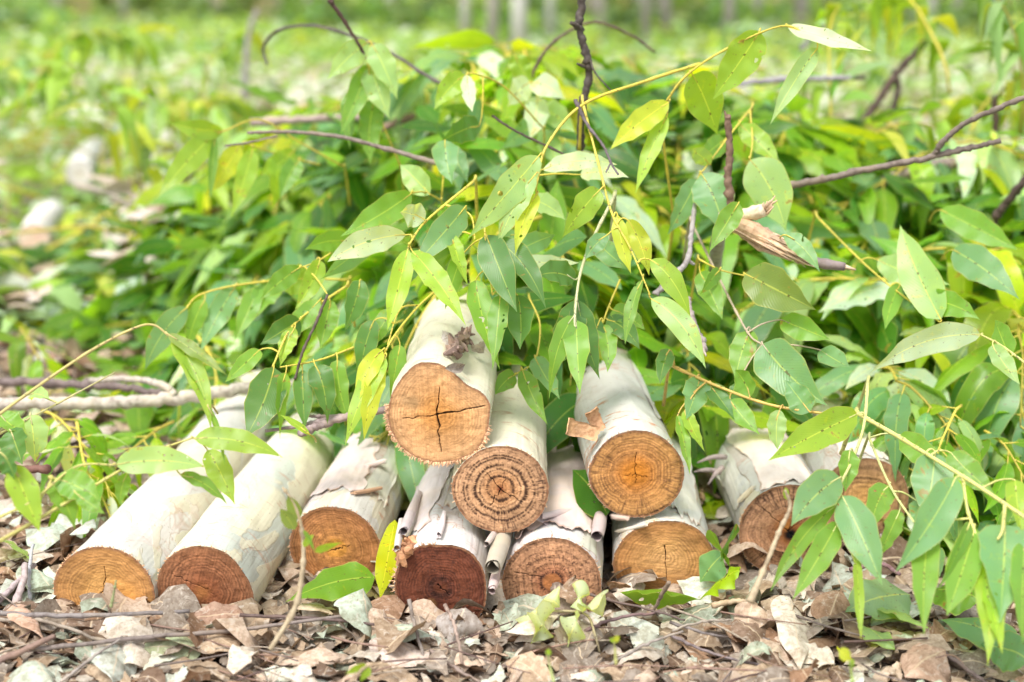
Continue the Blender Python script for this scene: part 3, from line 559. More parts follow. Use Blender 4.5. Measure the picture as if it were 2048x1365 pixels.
a.build('twig_stub', M_TWIG, LOGS['second_right'])

# bark curls lying loose between the logs
def bark_roll(p, q, r, col, label, turns=1.4):
    a = Acc(); p = np.asarray(p); q = np.asarray(q); ax = nrm(q - p); S = nrm(np.cross(ax, [0, 0, 1.])); N = np.cross(S, ax); th = np.linspace(0, turns * 6.283, 30)
    rr = r * (1 - .35 * th / th[-1]); t = np.linspace(0, 1, 14); off = .006 * vnoise(np.arange(30) * .3, np.zeros(30), int(r * 1e4))
    V = p + (q - p) * t[:, None, None] + ax * off[None, :, None] * (1 - 2 * t)[:, None, None] + (S * (rr * np.cos(th))[:, None] + N * (rr * np.sin(th))[:, None])[None] * (1 + .15 * np.sin(t * 5))[:, None, None]
    a.add(V.reshape(-1, 3), gridF(14, 30), None, col); o = a.build('bark_curl', M_PEEL); tag(o, label, 'bark strip', 'rolled bark strips between the logs')
bark_roll(PY(985, 1138, 1.25), PY(1020, 1030, 1.40), .0085, (.42, .38, .31), 'green tinted rolled bark strip leaning between the two middle logs')
bark_roll(PY(984, 1180, 1.24), PY(996, 1130, 1.32), .0045, (.60, .48, .46), 'thin pink rolled bark strip upright below the green tinted roll')
bark_roll(PY(974, 1088, 1.29), PY(1000, 1050, 1.36), .0032, (.46, .41, .40), 'small grey rolled bark strip under the ringed log')
bark_roll(PY(806, 1065, 1.32), PY(838, 985, 1.45), .0048, (.48, .42, .42), 'lilac rolled bark strip beside the dark ended log')
bark_roll(PY(794, 1098, 1.30), PY(802, 1040, 1.37), .0034, (.52, .48, .45), 'pale narrow bark roll below the lilac one')
bark_roll(PY(1194, 1072, 1.32), PY(1205, 1005, 1.42), .0065, (.48, .40, .39), 'wide pinkish bark roll right of the middle log')

# the logs lying further back on the left
a_, b_ = PZ(68, 478, .085), PZ(128, 388, .095)
make_log('log', 'blurred far log with a pink cut end, lying in the greenery at the left', 'log', 'logs lying further back', a_, b_, .34, rpx(31, a_), bark_material('bark_m', (.72, .70, .66), (.70, .68, .66), seed=23., pinkamt=.1), ROUND, face_fn((.80, .54, .40), (.78, .50, .38), (.75, .48, .34), rings=[(.9, .03, .2)], fine=8), seed=21, nth=96)
a_, b_ = PZ(158, 348, .10), PZ(190, 300, .12)
make_log('log', 'blurred white log end in the greenery, behind the far log with the pink cut', 'log', 'logs lying further back', a_, b_, .5, rpx(27, a_), bark_material('bark_n', (.74, .73, .70), (.72, .71, .70), seed=27., pinkamt=.05), ROUND, face_fn((.66, .60, .54), (.66, .60, .52), (.6, .5, .4), fine=8), seed=22, nth=96)

# ------------------------------------------------------------------ foliage colours (linear)
PAL = {'deep': (.055, .165, .018), 'mid': (.145, .310, .020), 'yel': (.44, .50, .012), 'pale': (.31, .47, .17), 'blue': (.140, .300, .125), 'lime': (.26, .42, .012), 'silver': (.50, .60, .46), 'olive': (.17, .24, .035)}  # yel and lime include backlit glow, pale and silver top-lit sheen
def cols(N, wts, rg=rng):
    ks = list(wts); p = np.array([wts[k] for k in ks], float); idx = rg.choice(len(ks), N, p=p / p.sum()); c = np.array([PAL[k] for k in ks])[idx]
    return c * rg.uniform(.75, 1.2, (N, 1)) * rg.uniform(.92, 1.08, (N, 3))
STEMY = (.56, .47, .08)

# ------------------------------------------------------------------ hero branches: each with its own leaves as parts
def hero(label, stems, lv, group='leafy branches in front', stemcol=STEMY, Yd=1.45, name='leafy_branch'):
    P0 = PY(stems[0][0][0][0], stems[0][0][0][1], stems[0][0][0][2])
    root = empty(name, P0, label, 'leafy branch', group); bpy.context.view_layer.update()
    sa = Acc()
    SP = []
    for si, (pts, r0, r1) in enumerate(stems):
        Q = [PY(*p) for p in pts]
        if si == 0 and 0 < pts[0][0] < 2048 and pts[0][1] > 200: Q = [PY(pts[0][0] + .12 * (pts[0][0] - pts[1][0]), pts[0][1] + .12 * (pts[0][1] - pts[1][1]), pts[0][2] + .06)] + Q; Q = [Q[0] + np.array([0, .05, -.06])] + Q
        P = smooth_line(Q, 9 * len(Q)); SP.append(P); tube(sa, P, np.linspace(r0, r1, len(P)) / 1000, np.array(stemcol), 7, knob=.10, seed=int(pts[0][0]))
    for L in lv:
        bx, by, bY, tx, ty, tY, wpx, c = L[:8]; roll = L[8] if len(L) > 8 else R(-.5, .5); sag = L[9] if len(L) > 9 else R(.04, .14)
        B = PY(bx, by, bY); T = PY(tx, ty, tY); ax = T - B; Ln = np.linalg.norm(ax); view = nrm((B + T) / 2 - np.array([0, 0, H]))
        S = nrm(np.cross(ax, view)); Nn = nrm(np.cross(S, ax)); S = S * math.cos(roll) + Nn * math.sin(roll)
        Cc = (B + T) / 2 + np.array([0, 0, 1.]) * Ln * sag + nrm(np.cross(ax, view)) * Ln * R(-.12, .12)
        W = rpx(wpx, (B + T) / 2) * .9
        la = Acc(); k = np.array(PAL[c]) * R(.88, 1.12)
        leaves(la, B, Cc, T, S, W, k, fold=R(.05, .3), wav=R(.08, .22) if wpx < 75 else R(.05, .11), wf=R(2.2, 3.6), ns=19, nt=7)
        la.build('leaf', M_LEAF, root)
        # stalk
        AP = np.vstack(SP); dd = np.linalg.norm(AP - B, axis=1); d0 = nrm(Cc - B); nb = AP[np.argmin(dd)] if dd.min() < .07 else B + np.array([0, .04, -.02])
        tube(sa, smooth_line([nb, (nb + B) / 2 - d0 * .002 + np.array([0, 0, .002]), B, B + d0 * .012], 8), np.linspace(.0011, .0005, 8), np.array(stemcol) * 1.05, 5)
    sa.build('stem', M_STEM, root)
    return root

hero('tall arching yellow stem over the heap with a pale curled leaf at its tip',
     [([(1345, 420, 1.62), (1325, 250, 1.56), (1345, 185, 1.54), (1400, 130, 1.53), (1500, 75, 1.52), (1575, 52, 1.50), (1625, 80, 1.49)], 1.9, .8)],
     [(1575, 54, 1.50, 1745, 103, 1.46, 40, 'silver', .5, .02), (1635, 96, 1.49, 1540, 250, 1.46, 44, 'pale', .2), (1520, 62, 1.52, 1425, 200, 1.53, 80, 'lime', .1),
      (1600, 68, 1.5, 1685, 102, 1.5, 22, 'yel', .7), (1338, 205, 1.54, 1220, 300, 1.50, 55, 'yel', .0), (1335, 230, 1.54, 1270, 390, 1.50, 40, 'lime', -.2), (1385, 150, 1.55, 1435, 270, 1.58, 90, 'lime', .3)])
hero('yellow stem bowing left off the arch and down over the middle of the heap',
     [([(1400, 128, 1.56), (1290, 163, 1.54), (1165, 210, 1.50), (1095, 290, 1.46), (1075, 360, 1.44), (1072, 395, 1.44)], 2.0, .9)],
     [(1078, 312, 1.45, 935, 478, 1.40, 72, 'pale', .1), (1070, 350, 1.44, 995, 490, 1.41, 52, 'pale', -.3), (1075, 388, 1.44, 1030, 512, 1.40, 42, 'yel', -.2), (1060, 370, 1.46, 1020, 430, 1.44, 22, 'yel', .4)])
hero('drooping stem with bright yellow green leaves above the upper right log',
     [([(1168, 215, 1.52), (1200, 340, 1.46), (1225, 430, 1.43), (1262, 500, 1.41), (1300, 590, 1.39)], 1.7, .8)],
     [(1200, 380, 1.44, 1125, 475, 1.41, 60, 'lime', .1), (1235, 430, 1.43, 1262, 548, 1.40, 38, 'yel', .2), (1255, 440, 1.43, 1298, 552, 1.41, 48, 'yel', -.2), (1300, 520, 1.41, 1382, 640, 1.37, 52, 'lime', .0),
      (1302, 598, 1.39, 1412, 738, 1.34, 56, 'pale', .1), (1215, 470, 1.42, 1170, 520, 1.40, 40, 'blue'), (1285, 560, 1.41, 1250, 690, 1.38, 30, 'mid')])
hero('pale stem ending in a bunch of shiny leaves between the two upper logs',
     [([(1225, 400, 1.50), (1185, 480, 1.46), (1160, 550, 1.43), (1150, 630, 1.40), (1150, 665, 1.39)], 2.2, 1.1)],
     [(1148, 632, 1.40, 1098, 800, 1.34, 48, 'mid', .3), (1152, 640, 1.40, 1160, 790, 1.34, 58, 'mid', -.1), (1150, 600, 1.42, 1105, 740, 1.40, 70, 'deep', .2), (1155, 600, 1.42, 1200, 760, 1.40, 60, 'deep', .1), (1190, 480, 1.46, 1260, 540, 1.42, 50, 'blue'), (1150, 560, 1.43, 1070, 555, 1.40, 60, 'deep')],
     stemcol=(.50, .50, .28))
hero('forked stem with two long yellow green leaves hanging over the topmost log',
     [([(945, 365, 1.52), (890, 410, 1.47), (845, 450, 1.43), (818, 490, 1.40)], 1.9, 1.), ([(890, 410, 1.47), (940, 430, 1.46), (950, 480, 1.44)], 1.2, .8)],
     [(816, 498, 1.40, 774, 662, 1.35, 50, 'lime', .1), (824, 502, 1.40, 932, 652, 1.33, 56, 'lime', .1), (812, 470, 1.41, 655, 524, 1.38, 62, 'silver', .3, .12), (930, 415, 1.46, 828, 532, 1.41, 66, 'blue', .2), (850, 440, 1.43, 800, 425, 1.43, 60, 'silver', .2),
      (905, 470, 1.44, 935, 570, 1.40, 36, 'lime', .3)])
hero('cluster of dark glossy leaves hanging right of the topmost log',
     [([(1000, 380, 1.52), (975, 430, 1.46), (970, 470, 1.42), (985, 590, 1.39)], 1.6, .9)],
     [(972, 470, 1.42, 1034, 625, 1.36, 74, 'deep', .0), (990, 480, 1.42, 1092, 618, 1.38, 60, 'deep', .2), (952, 560, 1.42, 1000, 740, 1.36, 58, 'mid', .2), (1000, 590, 1.40, 985, 742, 1.35, 48, 'mid', -.2), (1035, 590, 1.42, 1040, 700, 1.38, 62, 'deep', .1), (925, 510, 1.44, 890, 620, 1.42, 44, 'mid')])
hero('branch of hanging leaves left of the topmost log with a bright yellow tuft',
     [([(900, 560, 1.50), (840, 610, 1.45), (790, 670, 1.40), (765, 715, 1.38)], 1.5, .9), ([(840, 610, 1.45), (800, 620, 1.43), (775, 690, 1.40)], 1., .7)],
     [(768, 720, 1.38, 728, 880, 1.33, 46, 'yel', .2), (772, 715, 1.38, 690, 892, 1.33, 48, 'lime', -.3), (765, 700, 1.38, 712, 815, 1.35, 44, 'yel', .1), (800, 690, 1.40, 780, 800, 1.37, 42, 'mid', .2), (750, 640, 1.42, 722, 770, 1.4, 50, 'deep'), (790, 620, 1.44, 745, 700, 1.42, 46, 'mid'),
      (620, 870, 1.35, 560, 830, 1.35, 18, 'lime')])
hero('fan of broad dark green leaves above the second and third logs',
     [([(690, 575, 1.52), (630, 615, 1.48), (580, 660, 1.45), (545, 735, 1.42)], 1.8, 1.0), ([(720, 690, 1.46), (640, 720, 1.44), (560, 735, 1.42)], 1.2, .8)],
     [(548, 735, 1.42, 492, 875, 1.37, 84, 'deep', .1), (572, 745, 1.42, 560, 880, 1.38, 40, 'mid', .6), (630, 730, 1.43, 655, 850, 1.40, 60, 'deep', .1), (605, 740, 1.43, 610, 860, 1.40, 44, 'deep'), (675, 720, 1.44, 700, 850, 1.42, 46, 'mid'), (640, 600, 1.48, 560, 690, 1.45, 48, 'mid'), (600, 640, 1.46, 520, 690, 1.44, 60, 'deep'),
      (590, 655, 1.45, 560, 735, 1.43, 40, 'lime'), (520, 700, 1.44, 450, 765, 1.40, 40, 'mid')])
hero('long yellow stem reaching left over the heap edge with leaves drooping beneath',
     [([(690, 560, 1.70), (600, 558, 1.68), (480, 570, 1.64), (400, 590, 1.62), (370, 620, 1.60)], 1.9, .9)],
     [(375, 615, 1.60, 290, 740, 1.56, 56, 'blue', .2), (470, 575, 1.64, 400, 705, 1.60, 52, 'blue', .1), (410, 600, 1.62, 375, 700, 1.59, 42, 'mid', .1), (620, 560, 1.68, 540, 570, 1.66, 70, 'lime', .2), (560, 565, 1.67, 500, 650, 1.62, 58, 'mid'), (520, 570, 1.66, 470, 680, 1.6, 46, 'mid')])
hero('pale bowed twig rising from the left edge with three narrow leaves at its tip', group='leafy branches at the lower left',
     stems=[([(-60, 880, 1.20), (0, 828, 1.22), (150, 722, 1.24), (250, 665, 1.26), (305, 650, 1.27), (345, 680, 1.27)], 1.6, .9)],
     lv=[(345, 680, 1.27, 423, 862, 1.22, 48, 'lime', .1), (350, 690, 1.27, 415, 815, 1.23, 34, 'mid', .6), (335, 668, 1.27, 455, 752, 1.24, 32, 'olive', .3), (415, 810, 1.23, 450, 930, 1.22, 14, 'mid')], stemcol=(.50, .42, .16))
hero('yellow stemmed spray crossing the leftmost log with broad flat leaves', group='leafy branches at the lower left',
     stems=[([(-60, 1110, 1.10), (0, 1082, 1.12), (100, 1025, 1.14), (200, 965, 1.17), (300, 908, 1.20), (385, 876, 1.22)], 1.9, .9), ([(-60, 1060, 1.10), (60, 1005, 1.13), (150, 935, 1.17), (232, 930, 1.18)], 1.5, .8), ([(60, 1015, 1.13), (90, 985, 1.15), (105, 955, 1.16)], 1.2, .8)],
     lv=[(232, 930, 1.18, 412, 935, 1.20, 66, 'pale', .2, .03), (388, 878, 1.22, 566, 916, 1.22, 56, 'lime', .3, .06), (25, 930, 1.14, 80, 1065, 1.12, 66, 'lime', .1), (110, 958, 1.16, 200, 1000, 1.15, 70, 'mid', .2), (100, 960, 1.16, 150, 1060, 1.14, 60, 'mid', .3), (415, 900, 1.25, 470, 1010, 1.22, 56, 'lime', .1),
         (360, 950, 1.2, 455, 1010, 1.2, 34, 'mid', .5), (255, 945, 1.19, 240, 1010, 1.18, 34, 'mid', .5), (150, 985, 1.15, 210, 1028, 1.14, 36, 'mid', .3), (0, 905, 1.14, 30, 960, 1.13, 60, 'deep')], stemcol=(.50, .46, .15))
hero('low leafy spray at the left edge in front of the grey fallen branch', group='leafy branches at the lower left',
     stems=[([(-60, 900, 1.30), (0, 868, 1.32), (120, 805, 1.38), (230, 745, 1.45)], 1.6, .7)],
     lv=[(0, 830, 1.32, 55, 870, 1.30, 60, 'mid'), (60, 830, 1.35, 70, 925, 1.32, 68, 'pale', .1), (60, 790, 1.4, 100, 800, 1.35, 36, 'pale', .3), (20, 860, 1.3, 45, 930, 1.28, 70, 'deep')], stemcol=(.46, .42, .2))
# right side
GR = 'leafy branches hanging at the right'
hero('branch crossing the second log from the right, its broad leaves over both cut ends', group=GR,
     stems=[([(1735, 770, 1.36), (1728, 850, 1.30), (1705, 920, 1.26), (1678, 975, 1.22), (1672, 1010, 1.21), (1690, 1070, 1.19), (1712, 1130, 1.17)], 1.9, .9)],
     lv=[(1680, 955, 1.22, 1582, 1053, 1.18, 84, 'blue', .1), (1684, 992, 1.21, 1765, 1172, 1.15, 84, 'blue', .1), (1672, 1012, 1.21, 1540, 1185, 1.15, 44, 'mid', .5), (1676, 1045, 1.20, 1585, 1200, 1.14, 60, 'mid', .2), (1715, 828, 1.31, 1536, 922, 1.24, 78, 'lime', .2, .04),
         (1700, 900, 1.26, 1690, 985, 1.24, 48, 'mid', .4), (1712, 1100, 1.18, 1722, 1280, 1.11, 26, 'lime', .7)], stemcol=(.52, .52, .20))
hero('branch with a heart shaped leaf reaching over the rightmost log', group=GR,
     stems=[([(1740, 880, 1.34), (1765, 940, 1.28), (1790, 990, 1.23), (1828, 1045, 1.19)], 1.6, .9)],
     lv=[(1778, 972, 1.25, 1742, 1065, 1.20, 60, 'mid', .1), (1800, 1020, 1.22, 1755, 1120, 1.18, 44, 'mid', .3), (1830, 1000, 1.24, 1880, 1090, 1.2, 70, 'blue'), (1800, 870, 1.34, 1890, 950, 1.28, 60, 'mid')], stemcol=(.52, .54, .22))
hero('thick yellow stem sloping to the right edge with long leaves hanging to the ground', group=GR,
     stems=[([(1720, 830, 1.32), (1790, 870, 1.28), (1880, 925, 1.22), (1960, 975, 1.18), (2080, 1055, 1.12)], 2.4, 1.7), ([(1925, 950, 1.2), (1935, 1020, 1.17), (1955, 1080, 1.15), (1975, 1160, 1.12)], 1.6, .9), ([(2010, 1010, 1.15), (2005, 1060, 1.14), (1995, 1080, 1.13)], 1.8, .9)],
     lv=[(1912, 955, 1.19, 1790, 1145, 1.12, 82, 'blue', .1), (1860, 1060, 1.17, 1848, 1270, 1.08, 62, 'mid', .0), (1950, 1055, 1.16, 1893, 1232, 1.09, 76, 'mid', .1), (1960, 1110, 1.14, 1975, 1335, 1.06, 58, 'lime', .0), (1985, 1150, 1.13, 2005, 1310, 1.06, 50, 'lime', .3), (2010, 1050, 1.15, 2000, 1250, 1.08, 120, 'blue', .1),
         (1870, 905, 1.24, 1850, 1040, 1.20, 92, 'blue', .1), (1940, 1045, 1.16, 1870, 1190, 1.1, 36, 'mid', .6), (2050, 1080, 1.13, 2045, 1290, 1.06, 60, 'mid'), (1900, 905, 1.24, 1990, 990, 1.2, 60, 'mid'), (2030, 960, 1.2, 2045, 1080, 1.15, 50, 'lime')], stemcol=(.55, .53, .18))
hero('upper of the yellow stems at the right edge, bearing a long pale bluish leaf', group=GR,
     stems=[([(2090, 760, 1.34), (2048, 725, 1.36), (2000, 690, 1.38), (1962, 670, 1.40)], 1.7, .9)],
     lv=[(1962, 670, 1.40, 1738, 748, 1.33, 66, 'silver', .2, .06), (2020, 715, 1.37, 1990, 640, 1.42, 60, 'mid'), (1985, 690, 1.38, 2040, 770, 1.34, 44, 'pale', .2)], stemcol=(.50, .48, .16))
hero('yellow stem with a rust speckled oval leaf right of the pile', group=GR,
     stems=[([(1400, 520, 1.50), (1440, 540, 1.49), (1490, 552, 1.47)], 1.5, .8)],
     lv=[(1490, 548, 1.47, 1632, 620, 1.40, 96, 'olive', .1, .05), (1400, 545, 1.5, 1445, 640, 1.45, 52, 'mid'), (1440, 540, 1.49, 1400, 590, 1.46, 34, 'mid')])
hero('slanting tan twig bearing the broad bluish leaf right of the upper logs', group=GR,
     stems=[([(1385, 450, 1.62), (1430, 540, 1.54), (1470, 620, 1.47), (1500, 672, 1.43), (1525, 690, 1.41)], 1.7, 1.)],
     lv=[(1525, 688, 1.41, 1655, 812, 1.34, 104, 'blue', .0, .05), (1500, 660, 1.44, 1470, 760, 1.4, 60, 'mid'), (1560, 640, 1.44, 1660, 680, 1.4, 58, 'mid', .2), (1480, 760, 1.40, 1490, 830, 1.37, 56, 'deep'), (1640, 700, 1.42, 1700, 735, 1.38, 52, 'blue')], stemcol=(.42, .34, .24))
hero('orange yellow stem running low along the heap towards the right log', group=GR,
     stems=[([(1350, 735, 1.42), (1440, 775, 1.38), (1540, 810, 1.35), (1650, 828, 1.33)], 1.9, 1.3)],
     lv=[(1400, 755, 1.40, 1372, 840, 1.35, 62, 'blue', .1), (1420, 770, 1.39, 1470, 840, 1.35, 46, 'deep', .3), (1460, 800, 1.37, 1520, 870, 1.34, 50, 'mid', .2), (1560, 820, 1.34, 1555, 900, 1.32, 44, 'pale', .2), (1500, 795, 1.36, 1470, 740, 1.38, 60, 'mid'), (1340, 700, 1.42, 1320, 770, 1.38, 40, 'deep'), (1370, 820, 1.36, 1410, 905, 1.33, 34, 'lime', .4), (1355, 830, 1.36, 1380, 950, 1.32, 30, 'mid', .5), (1620, 825, 1.33, 1570, 760, 1.36, 60, 'blue', .2)], stemcol=(.52, .36, .10))
hero('large long leaf pair on a yellow stem at the upper right of the heap', group=GR,
     stems=[([(1640, 440, 1.72), (1720, 520, 1.62), (1790, 580, 1.55), (1880, 645, 1.48)], 1.6, .9)],
     lv=[(1882, 640, 1.48, 1800, 450, 1.55, 84, 'pale', .1), (1755, 520, 1.62, 1900, 570, 1.56, 70, 'pale', .2), (1800, 570, 1.56, 1770, 660, 1.50, 40, 'mid'), (1905, 500, 1.62, 2040, 600, 1.54, 80, 'blue', .1), (1880, 420, 1.7, 2035, 500, 1.62, 66, 'mid', .2), (1850, 600, 1.5, 1960, 640, 1.46, 60, 'mid')])
hero('spray of yellow green leaves sticking out of the heap at the upper left', group='leafy branches on the upper left of the heap',
     stems=[([(680, 330, 1.90), (600, 285, 1.86), (520, 240, 1.83), (450, 262, 1.80), (425, 270, 1.80)], 1.6, .8), ([(640, 330, 1.88), (560, 310, 1.85), (500, 290, 1.82)], 1.2, .8)],
     lv=[(447, 262, 1.80, 338, 245, 1.78, 46, 'lime', .3, .02), (425, 272, 1.80, 312, 400, 1.74, 58, 'lime', .1), (480, 290, 1.82, 410, 395, 1.78, 50, 'yel', .2), (505, 300, 1.82, 460, 440, 1.78, 46, 'lime', .1), (430, 275, 1.80, 420, 400, 1.77, 22, 'mid', .5), (555, 310, 1.85, 545, 420, 1.82, 56, 'lime'), (600, 320, 1.86, 560, 400, 1.82, 46, 'mid'), (590, 300, 1.86, 520, 350, 1.83, 50, 'lime')])
hero('pale soft bunch of leaves drooping from a dark twig tip at the top', group='leafy branches on the upper left of the heap',
     stems=[([(800, 330, 1.80), (770, 260, 1.80), (745, 200, 1.78), (738, 130, 1.76), (742, 90, 1.76)], 1.5, .8)],
     lv=[(735, 85, 1.76, 655, 160, 1.74, 56, 'pale', .2), (745, 90, 1.76, 795, 200, 1.74, 60, 'pale', .1), (742, 135, 1.77, 780, 240, 1.74, 62, 'pale', .1), (735, 130, 1.77, 680, 270, 1.74, 50, 'mid', .1), (750, 200, 1.78, 740, 330, 1.75, 56, 'mid'), (700, 180, 1.78, 700, 300, 1.75, 40, 'mid')])
hero('bright leaf pair standing above the heap left of the dark upright twig', group='leafy branches on the upper left of the heap',
     stems=[([(1080, 250, 1.72), (1010, 175, 1.68), (950, 148, 1.65), (935, 150, 1.65)], 1.4, .8)],
     lv=[(930, 152, 1.65, 868, 222, 1.62, 52, 'lime', .1), (935, 150, 1.65, 945, 225, 1.62, 34, 'silver', .2), (1030, 110, 1.9, 1065, 170, 1.9, 50, 'lime', .1), (890, 280, 1.62, 905, 370, 1.58, 60, 'blue', .1), (960, 250, 1.64, 880, 285, 1.62, 60, 'deep', .2)])

hero('pale silvery bunch of leaves on the crest behind the upright dark branch', group='pale sprays near the crest',
     stems=[([(1090, 330, 1.95), (1085, 250, 1.88), (1075, 195, 1.84), (1060, 170, 1.82)], 1.6, .8)],
     lv=[(1060, 165, 1.82, 1015, 215, 1.80, 60, 'silver', .3), (1065, 165, 1.82, 1130, 200, 1.78, 56, 'silver', .3), (1075, 195, 1.83, 1060, 280, 1.78, 60, 'silver', .2), (1080, 215, 1.84, 1150, 265, 1.80, 56, 'pale', .2), (1080, 240, 1.86, 1000, 300, 1.80, 52, 'blue', .3), (1085, 260, 1.86, 1120, 340, 1.8, 50, 'pale', .2)])
hero('two large pale bluish leaves hanging either side of the snapped brown stub', group='pale sprays near the crest',
     stems=[([(1500, 220, 1.72), (1460, 270, 1.64), (1415, 330, 1.58), (1400, 350, 1.56)], 1.5, .8), ([(1500, 220, 1.72), (1505, 280, 1.64), (1500, 318, 1.60)], 1.1, .8)],
     lv=[(1403, 348, 1.56, 1450, 474, 1.52, 92, 'blue', .1, .03), (1500, 320, 1.60, 1572, 464, 1.56, 100, 'pale', .1, .03), (1395, 360, 1.56, 1335, 470, 1.53, 56, 'blue', .2), (1450, 280, 1.64, 1400, 320, 1.6, 50, 'mid', .2), (1480, 250, 1.68, 1560, 330, 1.64, 52, 'lime', .2), (1478, 405, 1.47, 1418, 505, 1.45, 50, 'mid', .2), (1570, 470, 1.45, 1640, 545, 1.42, 44, 'blue', .3), (1420, 330, 1.58, 1380, 300, 1.56, 40, 'pale', .3)])
hero('spray of long wavy silvery leaves pointing right, below the yellow arch', group='pale sprays near the crest',
     stems=[([(1040, 420, 1.60), (1060, 380, 1.56), (1080, 345, 1.53)], 1.2, .8), ([(1040, 420, 1.6), (1030, 480, 1.54), (1045, 520, 1.50)], 1.2, .8)],
     lv=[(1085, 340, 1.53, 1235, 330, 1.48, 44, 'silver', .3, .04), (1160, 350, 1.55, 1258, 356, 1.5, 42, 'silver', .3, .04), (1048, 520, 1.50, 1158, 526, 1.46, 36, 'silver', .5, .04), (1040, 500, 1.52, 1110, 470, 1.48, 50, 'blue', .2), (1060, 400, 1.58, 1130, 440, 1.53, 50, 'pale', .2), (1035, 470, 1.55, 985, 520, 1.5, 46, 'blue', .2)])
hero('broad mid green leaf with smaller ones, left of the forked yellow green pair', group='pale sprays near the crest',
     stems=[([(880, 400, 1.62), (850, 385, 1.58), (823, 386, 1.55)], 1.4, .9), ([(700, 480, 1.60), (640, 520, 1.55), (590, 540, 1.53)], 1.2, .7)],
     lv=[(823, 387, 1.55, 680, 474, 1.50, 66, 'mid', .2, .08), (896, 295, 1.66, 936, 366, 1.62, 50, 'blue', .1), (860, 390, 1.58, 800, 330, 1.6, 56, 'pale', .2), (760, 470, 1.55, 640, 560, 1.50, 54, 'blue', .3, .08), (700, 485, 1.58, 610, 500, 1.55, 52, 'mid', .3), (640, 520, 1.54, 590, 620, 1.50, 46, 'lime', .2), (600, 535, 1.53, 520, 600, 1.5, 48, 'mid', .2), (840, 500, 1.48, 800, 590, 1.45, 50, 'deep', .1), (720, 560, 1.5, 690, 660, 1.46, 52, 'deep', .1), (660, 600, 1.5, 640, 700, 1.47, 50, 'mid', .1)])
hero('sparse spray of narrow leaves drooping over the backs of the two upper logs', group='pale sprays near the crest',
     stems=[([(1060, 600, 1.55), (1080, 650, 1.50), (1070, 720, 1.46), (1030, 750, 1.44)], 1.4, .8), ([(1240, 560, 1.52), (1215, 620, 1.48), (1205, 650, 1.46)], 1.2, .7)],
     lv=[(1030, 750, 1.44, 990, 790, 1.41, 44, 'mid', .2), (1045, 740, 1.44, 1095, 850, 1.40, 44, 'mid', .2), (1070, 715, 1.46, 1120, 800, 1.41, 50, 'blue', .2), (1205, 650, 1.46, 1215, 745, 1.42, 44, 'mid', .1), (1215, 640, 1.47, 1280, 700, 1.42, 52, 'deep', .1), (1225, 620, 1.48, 1290, 660, 1.44, 48, 'mid', .2), (1200, 640, 1.46, 1155, 720, 1.43, 44, 'deep', .2)])

# ------------------------------------------------------------------ bare branches and twigs
def stick(name, label, cat, paths, col, group=None, mat=M_TWIG, knob=.12, m=9, ends=()):
    a = Acc()
    for i, (pts, r0, r1) in enumerate(paths):
        P = smooth_line([PY(*p) if len(p) == 3 else np.array(p[1:4]) for p in pts], max(14, 9 * len(pts))); q = np.random.default_rng(int(abs(pts[0][0])) + i)
        P = P + q.normal(0, r0 / 1000 * .12, P.shape); tube(a, P, np.linspace(r0, r1, len(P)) / 1000, np.array(col) * q.uniform(.92, 1.08), m, knob=knob, seed=i + int(abs(pts[0][0])))
    o = a.build(name, mat); tag(o, label, cat, group); return o
GB = 'bare branches sticking out of the heap'
DK = (.075, .055, .05); GRY = (.17, .14, .13)
stick('bare_branch', 'dark knobbly bare branch standing upright out of the top of the heap', 'bare branch',
      [([(1160, -160, 1.62), (1163, 0, 1.62), (1158, 50, 1.62), (1170, 100, 1.62), (1178, 150, 1.62), (1165, 215, 1.62), (1160, 300, 1.64)], 4.6, 4.2), ([(1165, 60, 1.62), (1142, 46, 1.61)], 3.4, 2.2), ([(1172, 135, 1.62), (1155, 128, 1.61)], 2.2, 1.2), ([(1180, 115, 1.62), (1190, 145, 1.61), (1225, 185, 1.6)], 1.2, .8)], (.09, .075, .065), GB)
stick('bare_branch', 'dim thin branch curving like a hook above the heap at the upper left', 'bare branch', [([(535, 130, 2.1), (527, 95, 2.1), (560, 60, 2.08), (640, 54, 2.05), (760, 95, 2.0), (850, 150, 1.95), (905, 180, 1.9)], 2.0, 2.6)], (.13, .11, .10), GB)
stick('bare_branch', 'short dark twig slanting down at the top edge beside the pale leaf bunch', 'twig', [([(662, 4, 1.74), (700, 60, 1.75), (740, 128, 1.76)], 2.6, 1.6), ([(665, 6, 1.74), (660, 2, 1.74)], 3, 3)], (.10, .06, .05), GB)
stick('bare_branch', 'grey forked twig lying across the left of the heap', 'bare branch', [([(495, 266, 1.72), (580, 264, 1.72), (680, 274, 1.70), (780, 300, 1.67), (885, 330, 1.62)], 1.8, 3.0), ([(450, 292, 1.72), (500, 285, 1.72), (555, 272, 1.72)], 1.3, 1.3)], (.22, .18, .15), GB)
stick('bare_branch', 'brown arc of a bare twig behind the upright dark branch', 'bare branch', [([(1058, 165, 1.95), (1085, 110, 1.95), (1130, 68, 1.95), (1190, 45, 1.96), (1260, 70, 1.97), (1310, 105, 1.98)], 2.4, 1.5)], (.15, .10, .08), GB)
stick('bare_branch', 'long grey brown forked branch reaching to the right edge', 'bare branch',
      [([(1570, 372, 1.66), (1650, 358, 1.64), (1730, 340, 1.63), (1860, 315, 1.62), (1940, 296, 1.61), (2003, 282, 1.60)], 4.4, 3.0), ([(1868, 312, 1.62), (1885, 285, 1.61), (1925, 250, 1.60), (1985, 222, 1.58), (2090, 178, 1.56)], 3.4, 2.8)], (.20, .16, .135), GB)
